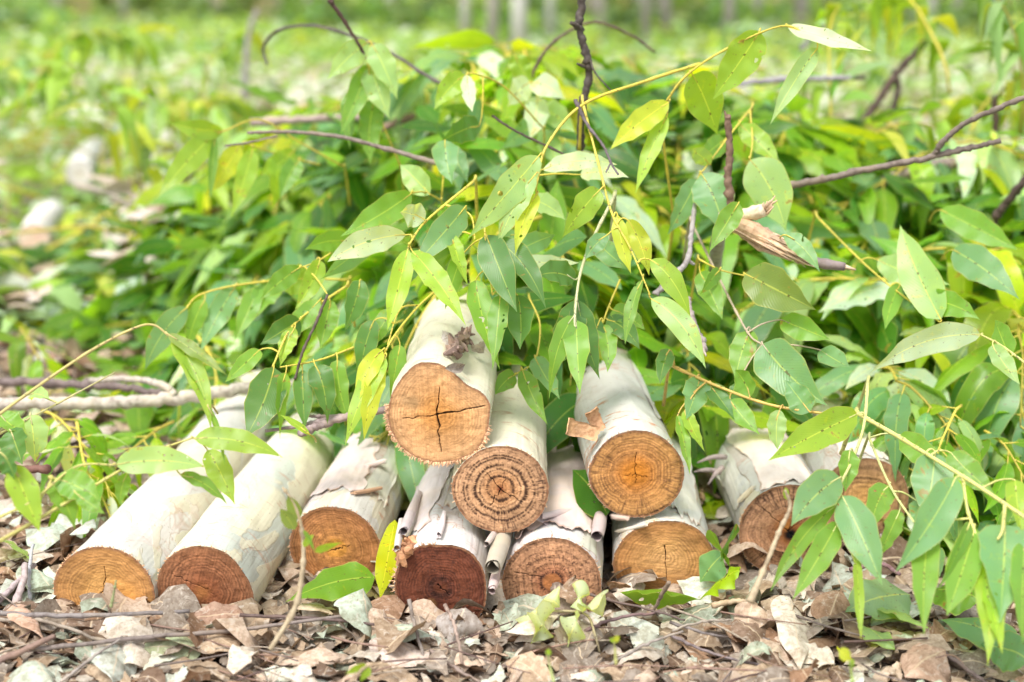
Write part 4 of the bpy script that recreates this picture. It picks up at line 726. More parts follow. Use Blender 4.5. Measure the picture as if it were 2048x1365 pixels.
stick('bare_branch', 'brown snapped stub standing upright above the torn pale wood', 'broken branch', [([(1455, 232, 1.52), (1460, 300, 1.52), (1456, 360, 1.52), (1464, 425, 1.52)], 3.6, 4.4), ([(1449, 222, 1.52), (1456, 245, 1.52)], .8, 2.8)], (.20, .13, .09), GB)
def torn(label):
    a = Acc(); q = np.random.default_rng(4)
    P0, P1 = PY(1450, 440, 1.50), PY(1612, 520, 1.46)
    root = empty('broken_branch', P0, label, 'broken branch', GB); bpy.context.view_layer.update()
    ax_ = P1 - P0; tube(a, smooth_line([P0, P0 + ax_ * .35 + q.normal(0, .002, 3), P0 + ax_ * .65, P0 + ax_ * .92], 12), np.array([8, 9, 9.5, 9.5, 9, 8.5, 8, 7, 6, 5, 3.5, 2]) / 1000, (.50, .34, .22), 12, knob=.12)
    for i in range(120):
        o = nrm(q.normal(0, 1, 3)) * q.uniform(.004, .0105); e = q.uniform(.55, 1.08); st = q.uniform(-.02, .5); f_ = np.linspace(0, 1, 8)[:, None]
        L_ = P0 + ax_ * (st + (e - st) * f_) + o * (1 - .25 * f_) + np.cumsum(q.normal(0, .0007, (8, 3)), 0)
        if q.uniform() < .3: L_[-3:] += nrm(q.normal(0, 1, 3)) * np.array([[.001], [.003], [.007]])
        tube(a, L_, np.array([.4, .9, 1.1, 1.1, 1, .8, .5, .15]) * q.uniform(.0008, .0022), np.array([.60, .43, .30]) * q.uniform(.55, 1.1), 4, knob=.2, seed=i)
    a.build('splintered_wood', M_FIBRE, root, smooth=False)
    a = Acc(); P = smooth_line([PY(1440, 438, 1.50), PY(1500, 428, 1.49), PY(1530, 420, 1.48)], 9); tube(a, P, .007, (.66, .56, .40), 9, knob=.1)
    for i in range(9):
        A = PY(1528 + q.normal(0, 5), 418 + q.normal(0, 6), 1.48); tube(a, [A, A + np.array([q.normal(.004, .003), -.002, q.uniform(.004, .016)])], [.002, .0005], (.68, .50, .34), 4)
    a.build('broken_side_stub', M_FIBRE, root)
    a = Acc(); P = smooth_line([PY(1466, 442, 1.503), PY(1446, 446, 1.53), PY(1436, 480, 1.62), PY(1430, 540, 1.72)], 14); tube(a, P, np.linspace(.0078, .008, 14), (.40, .36, .33), 10, knob=.05, seed=3); a.build('branch_wood', M_TWIG, root)
    a = Acc(); P = smooth_line([PY(1600, 515, 1.465), PY(1640, 526, 1.46), PY(1690, 534, 1.455)], 9); tube(a, P, np.linspace(.006, .0045, 9), (.22, .18, .18), 9, knob=.1); tube(a, [PY(1685, 533, 1.455), PY(1712, 540, 1.452)], [.0035, .0008], (.62, .48, .34), 5)
    a.build('bark_covered_end', M_TWIG, root)
torn('torn pale splintered branch with a grey tip, right of the upper logs')
stick('bare_branch', 'smooth grey branch running down between the leaves above the upper right log', 'bare branch', [([(1390, 405, 1.55), (1384, 460, 1.53), (1375, 520, 1.50), (1350, 550, 1.48), (1310, 590, 1.47)], 2.4, 3.6), ([(1375, 520, 1.50), (1388, 530, 1.50)], 2.5, 1.5)], (.34, .31, .31), GB)
stick('bare_branch', 'pinkish grey branch with a split pale end right of the upper right log', 'broken branch', [([(1372, 600, 1.46), (1385, 650, 1.43), (1408, 700, 1.40)], 5.0, 4.6), ([(1395, 680, 1.41), (1412, 712, 1.39)], 3, .8), ([(1402, 675, 1.41), (1400, 712, 1.39)], 2.5, .8)], (.42, .35, .34), GB)
stick('bare_branch', 'pinkish bare stick with a forked tip resting on the second log', 'bare branch', [([(530, 862, 1.40), (600, 852, 1.41), (660, 838, 1.42), (740, 826, 1.43), (800, 812, 1.44)], 1.6, 4.2), ([(600, 866, 1.39), (640, 852, 1.41), (700, 832, 1.42)], 4.2, 3.8), ([(612, 832, 1.41), (650, 834, 1.42), (690, 834, 1.42)], 1.4, 3)], (.36, .28, .28), GB)
stick('bare_branch', 'slender dark twig slanting steeply through leaves left of the pile', 'twig', [([(655, 590, 1.48), (630, 650, 1.45), (605, 705, 1.43), (590, 760, 1.42)], 1.6, 1.4)], (.10, .075, .06), GB)
stick('bare_branch', 'dark knotted twig tip hanging in the middle of the heap', 'twig', [([(1150, 200, 1.50), (1175, 250, 1.49), (1205, 290, 1.47), (1222, 325, 1.46), (1236, 350, 1.45)], 2.0, 1.0), ([(1222, 325, 1.46), (1212, 345, 1.45)], 1, .8)], (.15, .125, .125), GB)
stick('bare_branch', 'thin black twig crossing the heap above the yellow stem', 'twig', [([(985, 232, 1.62), (1030, 262, 1.60), (1110, 300, 1.58), (1180, 335, 1.55)], 1.4, 1.2)], (.07, .05, .04), GB)
stick('fallen_branch', 'thick grey and cream branch lying on the ground at the left edge', 'bare branch', [([(-200, 812, 1.62), (0, 806, 1.64), (150, 808, 1.66), (290, 803, 1.68), (380, 792, 1.70), (500, 776, 1.74), (600, 770, 1.8)], 8.5, 7.5), ([(350, 790, 1.69), (320, 768, 1.70), (250, 758, 1.73), (180, 762, 1.76)], 5, 3.6)], (.46, .41, .35), 'branches lying on the ground', knob=.04, m=12)
stick('fallen_branch', 'dark weathered branch lying behind the thick grey one', 'bare branch', [([(-200, 750, 1.86), (0, 762, 1.84), (130, 768, 1.82), (250, 775, 1.80), (330, 790, 1.78)], 7, 5)], (.18, .14, .13), 'branches lying on the ground', knob=.2)
stick('fallen_branch', 'reddish stick on the ground above the left leafy spray', 'bare branch', [([(-80, 945, 1.40), (0, 940, 1.41), (100, 938, 1.41)], 4.5, 4)], (.18, .09, .07), 'branches lying on the ground')
for (lb, pts, r0, c_) in [
    ('blurred dark branch slanting up behind the heap at the right', [(1680, 320, 2.5), (1740, 225, 2.5), (1800, 140, 2.5), (1850, 85, 2.5)], 7, (.12, .08, .07)),
    ('blurred dark branch joining the slanting one from below', [(1770, 250, 2.5), (1795, 190, 2.5), (1790, 140, 2.5)], 6, (.11, .08, .07)),
    ('blurred pale grey branch lying level behind the heap', [(1480, 168, 2.3), (1560, 160, 2.3), (1640, 158, 2.3), (1730, 155, 2.3)], 5, (.36, .33, .36)),
    ('blurred grey brown branch below the long forked one', [(1740, 375, 2.1), (1850, 335, 2.1), (1960, 322, 2.1), (2090, 310, 2.1)], 9, (.24, .19, .17)),
    ('blurred dark upright twig near the right edge', [(1988, 190, 2.2), (1990, 270, 2.2), (1970, 350, 2.2), (1930, 400, 2.2)], 5, (.12, .08, .06)),
    ('dark thick branch leaning in at the right edge', [(1980, 450, 1.9), (2010, 410, 1.88), (2060, 350, 1.85), (2100, 320, 1.84)], 6, (.10, .07, .06)),
    ('blurred brown branch lying across behind the long forked one', [(1830, 400, 2.3), (1920, 385, 2.3), (2010, 375, 2.3), (2090, 380, 2.3)], 8, (.26, .19, .15)),
    ('blurred pale brown branch behind the heap at the upper left', [(500, 245, 2.3), (650, 238, 2.3), (780, 232, 2.3), (900, 215, 2.3), (1060, 205, 2.3)], 7, (.38, .30, .26)),
    ('blurred brown stick under the pale one behind the heap', [(760, 258, 2.2), (860, 225, 2.2), (1000, 210, 2.2), (1180, 200, 2.2)], 6, (.28, .19, .14)),
    ('blurred dark branch leaning at the far right background', [(1600, 100, 3.0), (1640, 60, 3.0), (1675, 35, 3.0)], 5, (.25, .23, .24)),
    ('blurred grey stalk standing in the far green at the upper left', [(488, 235, 4.2), (490, 140, 4.2), (500, 60, 4.2), (515, 20, 4.2)], 9, (.36, .32, .34)),
    ('blurred fallen stick leading from the far log to the heap', [(150, 370, 3.3), (210, 385, 3.1), (260, 410, 2.9), (300, 425, 2.8)], 7, (.42, .36, .30))]:
    stick('bare_branch', lb, 'bare branch', [(pts, r0, r0 * .8)], c_, 'blurred branches behind the heap')

# ------------------------------------------------------------------ the heap of leafy branches
XK = [-1.3, -.9, -.62, -.46, -.3, 0, .3, .45, .6, 1.0, 1.6]
def yf(x): return np.interp(x, [-1.3, -.9, -.62, -.46, -.3, -.15, -.07, 0, .04, .12, .2, .3, .42, .52, .62, 1.0, 1.6], [3.2, 2.6, 2.08, 1.84, 1.68, 1.56, 1.49, 1.49, 1.50, 1.58, 1.56, 1.56, 1.54, 1.42, 1.30, 1.26, 1.3])
def zf(x): return np.interp(x, [-1.3, -.9, -.62, -.46, -.3, -.15, -.07, 0, .12, .2, .3, .42, .6, 1.6], [.0, .0, .02, .05, .10, .18, .29, .29, .23, .16, .13, .10, .04, .03])
def ztop(x): return np.interp(x, XK, [.08, .14, .26, .38, .45, .51, .48, .44, .38, .34, .3])
def ylim(x): return np.interp(x, [-.9, -.62, -.46, -.3, -.12, -.06, .0, .05, .12, .25, .38, .46, .55, .7], [2.4, 1.9, 1.68, 1.50, 1.46, 1.43, 1.43, 1.48, 1.60, 1.54, 1.50, 1.38, 1.18, 1.05])
def heap(x, y):
    h = np.minimum(ztop(x), zf(x) + .52 * (y - yf(x))); back = np.clip((y - 2.5) / 1.2, 0, 1); return np.where(y < yf(x), 0, h * (1 - back) + .14 * back)
W_HEAP = {'deep': 3, 'mid': 4.5, 'lime': 2.0, 'yel': .6, 'pale': 2.0, 'blue': 2.6, 'silver': .8, 'olive': .6}
def clearing(P):     # the gap in the greenery where the far logs lie
    a_ = P[:, 0] / P[:, 1]; e_ = (H - P[:, 2]) / P[:, 1]; return (a_ < -.275) & (a_ > -.375) & (P[:, 1] < 5.2) & (P[:, 1] > 1.9) & (e_ < .20) & (e_ > .088) & (P[:, 2] > .055)
def filler_branch(p0, dirv, L, nl, lsize, wts, label, group, res=(13, 5), stemcol=STEMY, grav=.7, name='leafy_branch', rg=rng, far=False):
    up = np.array([0, 0, 1.]); pts = [p0]; d = nrm(np.asarray(dirv, float)); n = 9
    for i in range(n - 1):
        d = nrm(d + np.array([0, 0, -1.]) * grav * .22 + rg.normal(0, .10, 3)); nx = pts[-1] + d * L / (n - 1)
        nx[2] = max(nx[2], .012); pts.append(nx)
    P = smooth_line(pts, 22 if not far else 10); T = nrm(np.gradient(P, axis=0))
    t = np.linspace(.10, 1., nl) ** .9; idx = np.clip((t * (len(P) - 1)).astype(int), 0, len(P) - 1)
    B0 = P[idx]; Tt = T[idx]; side = nrm(np.cross(Tt, up) + 1e-6); sg = np.where(np.arange(nl) % 2 == 0, 1., -1.)[:, None]
    an = rg.uniform(.5, 1.1, (nl, 1)); D = nrm(Tt * np.cos(an) + side * sg * np.sin(an) + rg.normal(0, .25, (nl, 3)) + up * rg.uniform(-.2, .35, (nl, 1)))
    pet = rg.uniform(.008, .018, (nl, 1)); B = B0 + D * pet; Ls = lsize * rg.uniform(.65, 1.25, (nl, 1)); g = rg.uniform(.15, .95, (nl, 1)) * grav * 1.2
    Cc = B + D * Ls * .45 + up * Ls * .03; E = B + nrm(D * (1 - g * .75) - up * g + rg.normal(0, .12, (nl, 3))) * Ls
    E[:, 2] = np.maximum(E[:, 2], .004); Cc[:, 2] = np.maximum(Cc[:, 2], .01)
    S = nrm(np.cross(D, up) + rg.normal(0, .35, (nl, 3)) + 1e-6)
    kp = (E[:, 1] > ylim(E[:, 0])) & (B[:, 1] > ylim(B[:, 0]) - .01)
    if not far: kp &= ~((B[:, 0] / B[:, 1] < -.245) & (B[:, 1] < 2.4) & (B[:, 1] > 1.62) & (name != 'x' and 'left' in label and 'heap' in label))
    kp &= ~clearing(B) & ~clearing(E) & ~clearing(Cc)
    if kp.sum() < 4: return None
    if kp.sum() < nl * .5: P = P[:max(6, int(idx[kp].max()) + 1)]
    B0, B, Cc, E, S, Ls, D = [q_[kp] for q_ in (B0, B, Cc, E, S, Ls, D)]; nl = int(kp.sum())
    la = Acc(); leaves(la, B, Cc, E, S, Ls[:, 0] * rg.uniform(.19, .31, nl), cols(nl, wts, rg), fold=rg.uniform(.0, .35, nl), wav=rg.uniform(.04, .22, nl), wf=rg.uniform(2, 3.6, nl), curl=rg.uniform(-.2, .15, nl), ns=res[0], nt=res[1], rg=rg)
    root = empty(name, p0, label, 'leafy branch', group); bpy.context.view_layer.update() if False else None
    la_o = la.build('foliage', M_LEAF if not far else M_FAR, root)
    sa = Acc(); tube(sa, P, np.linspace(.0027, .0010, len(P)) * (L / .35) ** .5, np.array(stemcol) * rg.uniform(.6, 1.15), 6 if not far else 4, knob=.08)
    if not far:
        for i in range(nl): tube(sa, [B0[i], B[i], B[i] + (Cc[i] - B[i]) * .15], [.0009, .0009, .0005], np.array(stemcol), 4, cap=False)
    sa.build('stem', M_STEM, root)
    return root
LOOKS = [('yellow green', {'lime': 5, 'yel': 2.2, 'mid': 2, 'pale': 1}), ('pale bluish', {'pale': 4, 'silver': 3, 'blue': 3, 'mid': 1}), ('dark glossy', {'deep': 4, 'mid': 3, 'blue': 1.5, 'lime': .6}), ('mid green', {'mid': 5, 'lime': 1.5, 'blue': 2, 'deep': 1.5})]
def zone(p, fw, look):
    px = 1024 + p[0] / p[1] * FPX
    col_ = ['left of the grey fallen branch', 'above the grey fallen branch', 'above the two leftmost logs', 'left of the topmost log', 'above the topmost log', 'above the upper right log', 'below the torn pale wood', 'right of the torn pale wood', 'towards the right edge'][int(np.digitize(px, [250, 480, 680, 830, 1050, 1330, 1560, 1780]))]
    row = 'low on' if fw < .2 else 'halfway up' if fw < .5 else 'near the crest of' if fw < .8 else 'behind the crest of'
    lb = f'{look} leafy branch {row} the heap, {col_}'
    return lb, lb.replace('branch ', 'branches ', 1)
def build_heap():
    q = np.random.default_rng(21); pts = []
    tries = 0
    while len(pts) < 215 and tries < 20000:
        tries += 1; x = q.uniform(-.95, 1.15); y = yf(x) + q.uniform(.0, 1.) ** 1.3 * 1.15
        if abs(x) > (y * .36 + .25): continue
        dmin = .05 if y < 2 else .07
        if all((x - a) ** 2 + (y - b) ** 2 > dmin ** 2 for a, b in pts): pts.append((x, y))
    for (x, y) in pts:
        lay = q.choice([0, -.05, -.11], p=[.6, .25, .15]); z = heap(x, y) + lay + q.uniform(-.02, .02)
        e = .06; gx = (heap(x + e, y) - heap(x - e, y)) / (2 * e)
        d = np.array([-gx * 1.2 + q.normal(0, .7), -1 + q.normal(0, .35), q.uniform(-.1, .35)])
        L = q.uniform(.2, .36); d = nrm(d); p0 = np.array([x, y + .06, max(z, .03)]) - np.array([d[0] * L * .4, d[1] * L * .5, 0]); 
        fw = y - yf(x); hi = fw > .45; li = int(q.choice(4, p=[.36, .34, .06, .24] if hi else [.30, .22, .18, .30])); lb, gp = zone((x, y), fw, LOOKS[li][0])  # crest gets paler leaf colours, standing in for the highlight up there
        res = (17, 5) if y < 2.0 else (11, 3)
        wt = dict(LOOKS[li][1])
        filler_branch(p0, d, L, int(q.integers(20, 29)), q.uniform(.108, .152), wt, lb, gp, res, grav=q.uniform(.8, 1.3) if (fw < .45 and x < .12) else q.uniform(.55, 1.05), rg=q)
build_heap()
def build_front_right():
    q = np.random.default_rng(33)
    for i in range(15):
        px = q.uniform(1840, 2060); Y = q.uniform(1.12, 1.5); x = (px - 1024) / FPX * Y * 1.02
        lim = 1.16 + max(0, (1880 - px)) * .0012
        if Y < lim: Y = lim + .05
        filler_branch(np.array([x, Y + .08, q.uniform(.05, .13) + (Y - 1.1) * .12]), np.array([q.normal(0, .6), -1, q.uniform(-.1, .1)]), q.uniform(.12, .2), int(q.integers(8, 12)), q.uniform(.08, .11), {'blue': 4, 'mid': 4, 'deep': 2, 'lime': 1.5, 'pale': 1}, ('leafy branch under the hanging leaves in the right corner' if px > 1880 else 'leafy branch on the ground beside the rightmost log'), ('branches in the right corner' if px > 1880 else 'branches beside the rightmost log'), grav=.9, rg=q)
build_front_right()
def flat_inner():    # leaves packed deep inside the heap, so dark that single ones cannot be counted
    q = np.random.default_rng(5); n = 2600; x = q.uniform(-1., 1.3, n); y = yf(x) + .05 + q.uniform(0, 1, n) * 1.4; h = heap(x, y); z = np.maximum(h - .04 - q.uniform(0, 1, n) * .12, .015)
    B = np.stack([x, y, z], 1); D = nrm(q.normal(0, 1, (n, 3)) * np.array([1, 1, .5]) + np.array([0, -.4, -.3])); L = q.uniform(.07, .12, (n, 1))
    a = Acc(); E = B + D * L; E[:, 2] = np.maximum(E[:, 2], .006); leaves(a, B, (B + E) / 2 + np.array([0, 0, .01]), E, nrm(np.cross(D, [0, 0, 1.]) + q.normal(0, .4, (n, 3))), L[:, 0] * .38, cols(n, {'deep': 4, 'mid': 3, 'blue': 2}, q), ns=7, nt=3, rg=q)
    o = a.build('packed_foliage', M_LEAF); tag(o, 'dense mass of green leaves packed inside the heap', 'foliage', None, 'stuff')
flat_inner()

# ------------------------------------------------------------------ leaf litter
DRYC = {'tan': (.48, .37, .26), 'pinkish': (.62, .49, .38), 'cream': (.72, .65, .55), 'grey': (.33, .28, .23), 'brown': (.26, .18, .13), 'rust': (.44, .28, .18), 'greygreen': (.46, .53, .42), 'palegreen': (.66, .72, .62)}
def litter_pts(q, n, near=True):
    out = []
    while len(out) < n:
        px = q.uniform(-60, 2110); py = q.uniform(1180, 1400) if near else q.uniform(560, 1300)
        if near and 80 < px < 1720 and py < (1242 if n < 400 else 1222) - (30 if px > 1440 else 0): continue
        p = PZ(px, py, .01)
        if not near and p[0] > -.28 and p[1] > 1.24: 
            if q.uniform() > .35: continue
        if p[1] > 2.5: continue
        out.append(p[:2])
    return np.array(out)
def dry_params(q, n, L, k):
    B2 = None; an = q.uniform(0, 6.283, n); D = np.stack([np.cos(an), np.sin(an), q.normal(0, .22, n)], 1)
    return D
def dry_mesh(acc, q, XY, z0, L, Wd, col, ns=11, nt=7, small=False):
    n = len(XY); an = q.uniform(0, 6.283, n); tilt = q.normal(0, .19, n); D = nrm(np.stack([np.cos(an), np.sin(an), tilt], 1)); base = np.concatenate([XY, (gz(XY[:, 0], XY[:, 1]) + z0)[:, None]], 1)
    B = base - D * L[:, None] / 2; E = base + D * L[:, None] / 2; g = gz(XY[:, 0], XY[:, 1])
    B[:, 2] = np.maximum(B[:, 2], g + .002); E[:, 2] = np.maximum(E[:, 2], g + .002)
    Cc = base + np.stack([q.normal(0, .1, n) * L, q.normal(0, .1, n) * L, q.normal(.10, .22, n) * L], 1)
    S = nrm(np.cross(D, [0, 0, 1.]) + np.stack([q.normal(0, .15, n), q.normal(0, .15, n), q.normal(0, .45, n)], 1))
    s0 = np.where(q.uniform(0, 1, n) < .5, q.uniform(.05, .28, n), .0); s1 = np.where(q.uniform(0, 1, n) < .4, q.uniform(.6, .92, n), 1.)
    leaves(acc, B, Cc, E, S, Wd, col, fold=q.uniform(-.2, .4, n), wav=q.uniform(.05, .3, n), wf=q.uniform(1.2, 3, n), curl=q.uniform(-.45, .6, n), crumple=q.uniform(.03, .11, n), s0=s0, s1=s1, ragged=.16, tw=1.2, ns=ns, nt=nt, rg=q)
def build_litter():
    q = np.random.default_rng(99)
    # counted leaves that show largest
    kinds = [('tan', 'flat tan dry leaf'), ('pinkish', 'pinkish curled dry leaf'), ('cream', 'pale cream dry leaf'), ('grey', 'grey weathered dry leaf'), ('brown', 'dark brown crumpled leaf'), ('rust', 'rusty orange dry leaf'), ('greygreen', 'grey green wilted leaf'), ('palegreen', 'pale silvery green wilted leaf')]
    pr = np.array([5, 5, 3.5, 5, 1.6, 1.0, 2.0, 1.6]); pr = pr / pr.sum(); n = 290; pts = litter_pts(q, n)
    for i in range(n):
        x, y = pts[i]; kx = q.choice(8, p=pr)
        if x < -.25 and q.uniform() < .35: kx = q.choice([6, 7])
        k, lb = kinds[kx]; px = 1024 + x / max(y, .1) * FPX * .97
        zn = 'below the left logs' if px < 780 else ('in front of the middle logs' if px < 1400 else 'in the lower right litter')
        a = Acc(); L = np.array([q.uniform(.028, .064)]); dry_mesh(a, q, pts[i:i + 1], np.array([q.uniform(.006, .016)]), L, L * q.uniform(.30, .52), np.array(DRYC[k]) * q.uniform(.8, 1.15))
        o = a.build('dry_leaf', M_DRY); tag(o, f'{lb} {zn}', 'dry leaf', f'{lb}s {zn}'.replace('leafs', 'leaves'))
    # the rest
    a = Acc(); n = 1150; XY = litter_pts(q, n); c = np.array([DRYC[k] for k in DRYC])[q.choice(8, n, p=[.2, .16, .1, .24, .12, .08, .06, .04])] * q.uniform(.65, 1.1, (n, 1))
    L = q.uniform(.015, .055, n); dry_mesh(a, q, XY, q.uniform(.000, .012, n), L, L * q.uniform(.3, .6, n), c, 8, 5)
    n = 2600; XY = litter_pts(q, n, False); c = np.array([DRYC[k] for k in DRYC])[q.choice(8, n, p=[.22, .2, .1, .12, .12, .12, .06, .06])] * q.uniform(.6, 1.1, (n, 1))
    L = q.uniform(.02, .08, n); dry_mesh(a, q, XY, q.uniform(.0, .02, n), L, L * q.uniform(.4, .8, n), c, 7, 4)
    tag(a.build('leaf_litter', M_DRY), 'layer of small broken dry leaves covering the ground', 'leaf litter', None, 'stuff')
    # crumbs of soil and bark
    a = Acc(); n = 5000; XY = litter_pts(q, n); L = q.uniform(.002, .012, n); c = np.array([(.42, .34, .27), (.2, .14, .1), (.55, .47, .4), (.3, .25, .22)])[q.choice(4, n)] * q.uniform(.6, 1.2, (n, 1))
    dry_mesh(a, q, XY, q.uniform(0, .006, n), L, L * q.uniform(.3, .8, n), c, 3, 3)
    tag(a.build('debris', M_DRY), 'fine crumbs of bark and leaf on the soil', 'debris', None, 'stuff')
build_litter()
# special leaves on the litter
def ground_leaf(label, b, t, wpx, col, fresh=False, curl=.2, sag=.15, roll=.1, crumple=.03, wav=.1, cat='dry leaf', s0=0., s1=1.):
    B = PZ(b[0], b[1], b[2]); T = PZ(t[0], t[1], t[2]); Ln = np.linalg.norm(T - B); a = Acc(); up = np.array([0, 0, 1.]); S = nrm(np.cross(T - B, up)); S = S * math.cos(roll) + nrm(np.cross(S, T - B)) * math.sin(roll)
    leaves(a, B, (B + T) / 2 + up * Ln * sag, T, S, rpx(wpx, B), col, fold=.15, wav=wav, curl=curl, crumple=crumple, ns=19, nt=9, wf=2.5, s0=s0, s1=s1)
    tag(a.build('fallen_leaf' if fresh else 'dry_leaf', M_LEAF if fresh else M_DRY), label, 'leaf' if fresh else cat, 'single leaves around the logs')
ground_leaf('long cream dead leaf with dark dots pointing at the camera', (1580, 1195, .03), (1600, 1345, .012), 80, DRYC['cream'], roll=.5)
ground_leaf('bright pink white leaf lying in front of the dark ended log', (760, 1275, .02), (855, 1335, .015), 110, (.72, .62, .55), roll=.4)
ground_leaf('pinkish leaf right of the dark ended log, propped on the litter', (765, 1220, .03), (770, 1290, .015), 80, DRYC['pinkish'], roll=.6)
ground_leaf('big brown dead leaf propped against the reddish brown cut end', (490, 1232, .03), (365, 1245, .025), 70, (.45, .30, .22), roll=.5, crumple=.05)
ground_leaf('tan veined leaf lying just below the reddish brown cut end', (400, 1262, .02), (480, 1305, .02), 90, DRYC['tan'], roll=.3)
ground_leaf('pale silvery leaf standing on edge at the bottom left', (240, 1290, .025), (225, 1365, .015), 100, (.58, .63, .56), roll=.5)
ground_leaf('folded pale grey green leaf at the bottom left corner', (60, 1320, .02), (110, 1370, .02), 130, (.50, .56, .46), roll=.3, curl=.8)
ground_leaf('peach coloured curled leaf at the left edge', (40, 1200, .03), (95, 1290, .02), 70, (.66, .45, .34), roll=.6, curl=.7)
ground_leaf('half green fallen leaf fading to silver below the left logs', (405, 1305, .018), (270, 1300, .02), 70, (.45, .52, .32), roll=.4)
ground_leaf('silvery green leaf leaning on the litter left of the dark ended log', (725, 1180, .05), (745, 1285, .015), 110, (.50, .58, .47), roll=.6, curl=.5)
ground_leaf('bright green leaf lying flat under the third log', (750, 1155, .045), (570, 1205, .035), 90, PAL['mid'], True, roll=.6, curl=0, crumple=.0)
ground_leaf('lime leaf hanging down beside the dark ended log', (790, 1040, .075), (760, 1200, .03), 46, PAL['yel'], True, roll=.0, curl=0, crumple=.0, wav=.22, sag=.02)
ground_leaf('dark green leaf wedged between the middle log and upper right log', (1215, 1030, .085), (1145, 940, .11), 90, PAL['deep'], True, roll=.9, curl=0, crumple=0, wav=.05)
ground_leaf('small orange brown leaf at the foot of the golden ended log', (1215, 1165, .04), (1262, 1175, .03), 44, DRYC['rust'], roll=.6)
ground_leaf('green leaf lying under the golden cut end', (1240, 1185, .035), (1400, 1200, .03), 90, PAL['mid'], True, roll=.7, crumple=.01, curl=.3)
ground_leaf('crinkled green leaf curling at the foot of the log with the orange heart', (1480, 1140, .06), (1400, 1200, .02), 60, PAL['lime'], True, roll=.5, wav=.25, curl=.2, crumple=.02)
ground_leaf('large flat pale green leaf in the lower right litter', (1820, 1190, .03), (1690, 1225, .03), 120, (.24, .38, .20), True, roll=.4, curl=0, crumple=.01)
ground_leaf('long pale green leaf on the soil at the lower right', (2030, 1290, .03), (1880, 1240, .03), 90, PAL['blue'], True, roll=.5, curl=0, crumple=.0)
ground_leaf('brown curled leaf standing before the middle log', (1150, 1150, .06), (1175, 1215, .03), 80, (.36, .25, .17), roll=.2, curl=.8, crumple=.06)
ground_leaf('grey brown leaf leaning on the middle log', (1120, 1165, .055), (1100, 1240, .02), 80, (.30, .24, .20), roll=.2, curl=.7, crumple=.06)
ground_leaf('cream curled leaf beside the wilted sprig', (1010, 1265, .03), (1120, 1230, .04), 60, DRYC['cream'], roll=.5, curl=.6)
ground_leaf('grey weathered leaf before the dark cut end', (930, 1215, .04), (900, 1290, .015), 100, (.42, .38, .35), roll=.2, curl=.5, crumple=.05)
ground_leaf('brown rounded leaf right of the hanging branch', (1680, 1180, .045), (1650, 1265, .02), 80, (.42, .28, .19), roll=.3, curl=.5, crumple=.05)
ground_leaf('tan broken leaf fragment shaped like a spike', (1505, 1205, .045), (1490, 1280, .015), 70, (.50, .38, .28), roll=.1, curl=.1, s0=.0, s1=.8)
ground_leaf('big pinkish dead leaf at the bottom right', (1890, 1300, .025), (1810, 1355, .015), 110, (.60, .42, .32), roll=.4, curl=.4)
ground_leaf('pinkish oval dead leaf below the golden ended log', (1560, 1290, .02), (1520, 1340, .012), 100, DRYC['pinkish'], roll=.5)
ground_leaf('bright yellow rounded seedling leaf low on the right', (1680, 1305, .03), (1700, 1320, .04), 34, PAL['yel'], True, roll=.9, curl=0, crumple=0)
ground_leaf('dark green leaf standing in the gap right of the golden ended log', (1470, 1050, .09), (1425, 1150, .03), 80, PAL['deep'], True, roll=.3, curl=0, crumple=0, sag=.05)
ground_leaf('mid green leaf in the gap left of the log with the orange heart', (1420, 1060, .08), (1470, 1150, .03), 70, PAL['mid'], True, roll=.2, curl=0, crumple=0, sag=.05)
ground_leaf('shaded green leaf low in the gap beside the golden ended log', (1445, 1110, .06), (1400, 1165, .03), 80, PAL['blue'], True, roll=.4, curl=0, crumple=0)
ground_leaf('pale green leaf flat on the litter under the hanging right leaves', (1760, 1215, .03), (1860, 1260, .025), 90, PAL['pale'], True, roll=.4, curl=0)
ground_leaf('blue green leaf lying at the bottom of the right edge', (2060, 1320, .03), (1960, 1290, .03), 90, PAL['blue'], True, roll=.6, curl=0)
ground_leaf('broad green leaf half hidden under the hanging right leaves', (1960, 1200, .05), (1840, 1180, .04), 110, PAL['mid'], True, roll=.5, curl=0)
ground_leaf('green leaf tip showing between litter at the lower right', (1720, 1250, .03), (1790, 1300, .02), 70, PAL['pale'], True, roll=.4, curl=0)
ground_leaf('pale grey green leaf on the litter left of the leftmost cut end', (60, 1130, .04), (110, 1190, .025), 80, (.46, .54, .42), roll=.5, curl=.3)
ground_leaf('light green leaf on the litter at the left edge', (0, 1080, .04), (60, 1120, .04), 70, PAL['pale'], True, roll=.5, curl=0)
ground_leaf('faded leaf on the litter above the leftmost cut end', (120, 1080, .04), (50, 1060, .04), 80, (.50, .58, .48), roll=.4, curl=.2)
ground_leaf('silver leaf beside the leftmost log near its cut end', (140, 1070, .045), (190, 1040, .05), 60, (.56, .62, .54), roll=.4, curl=.3)
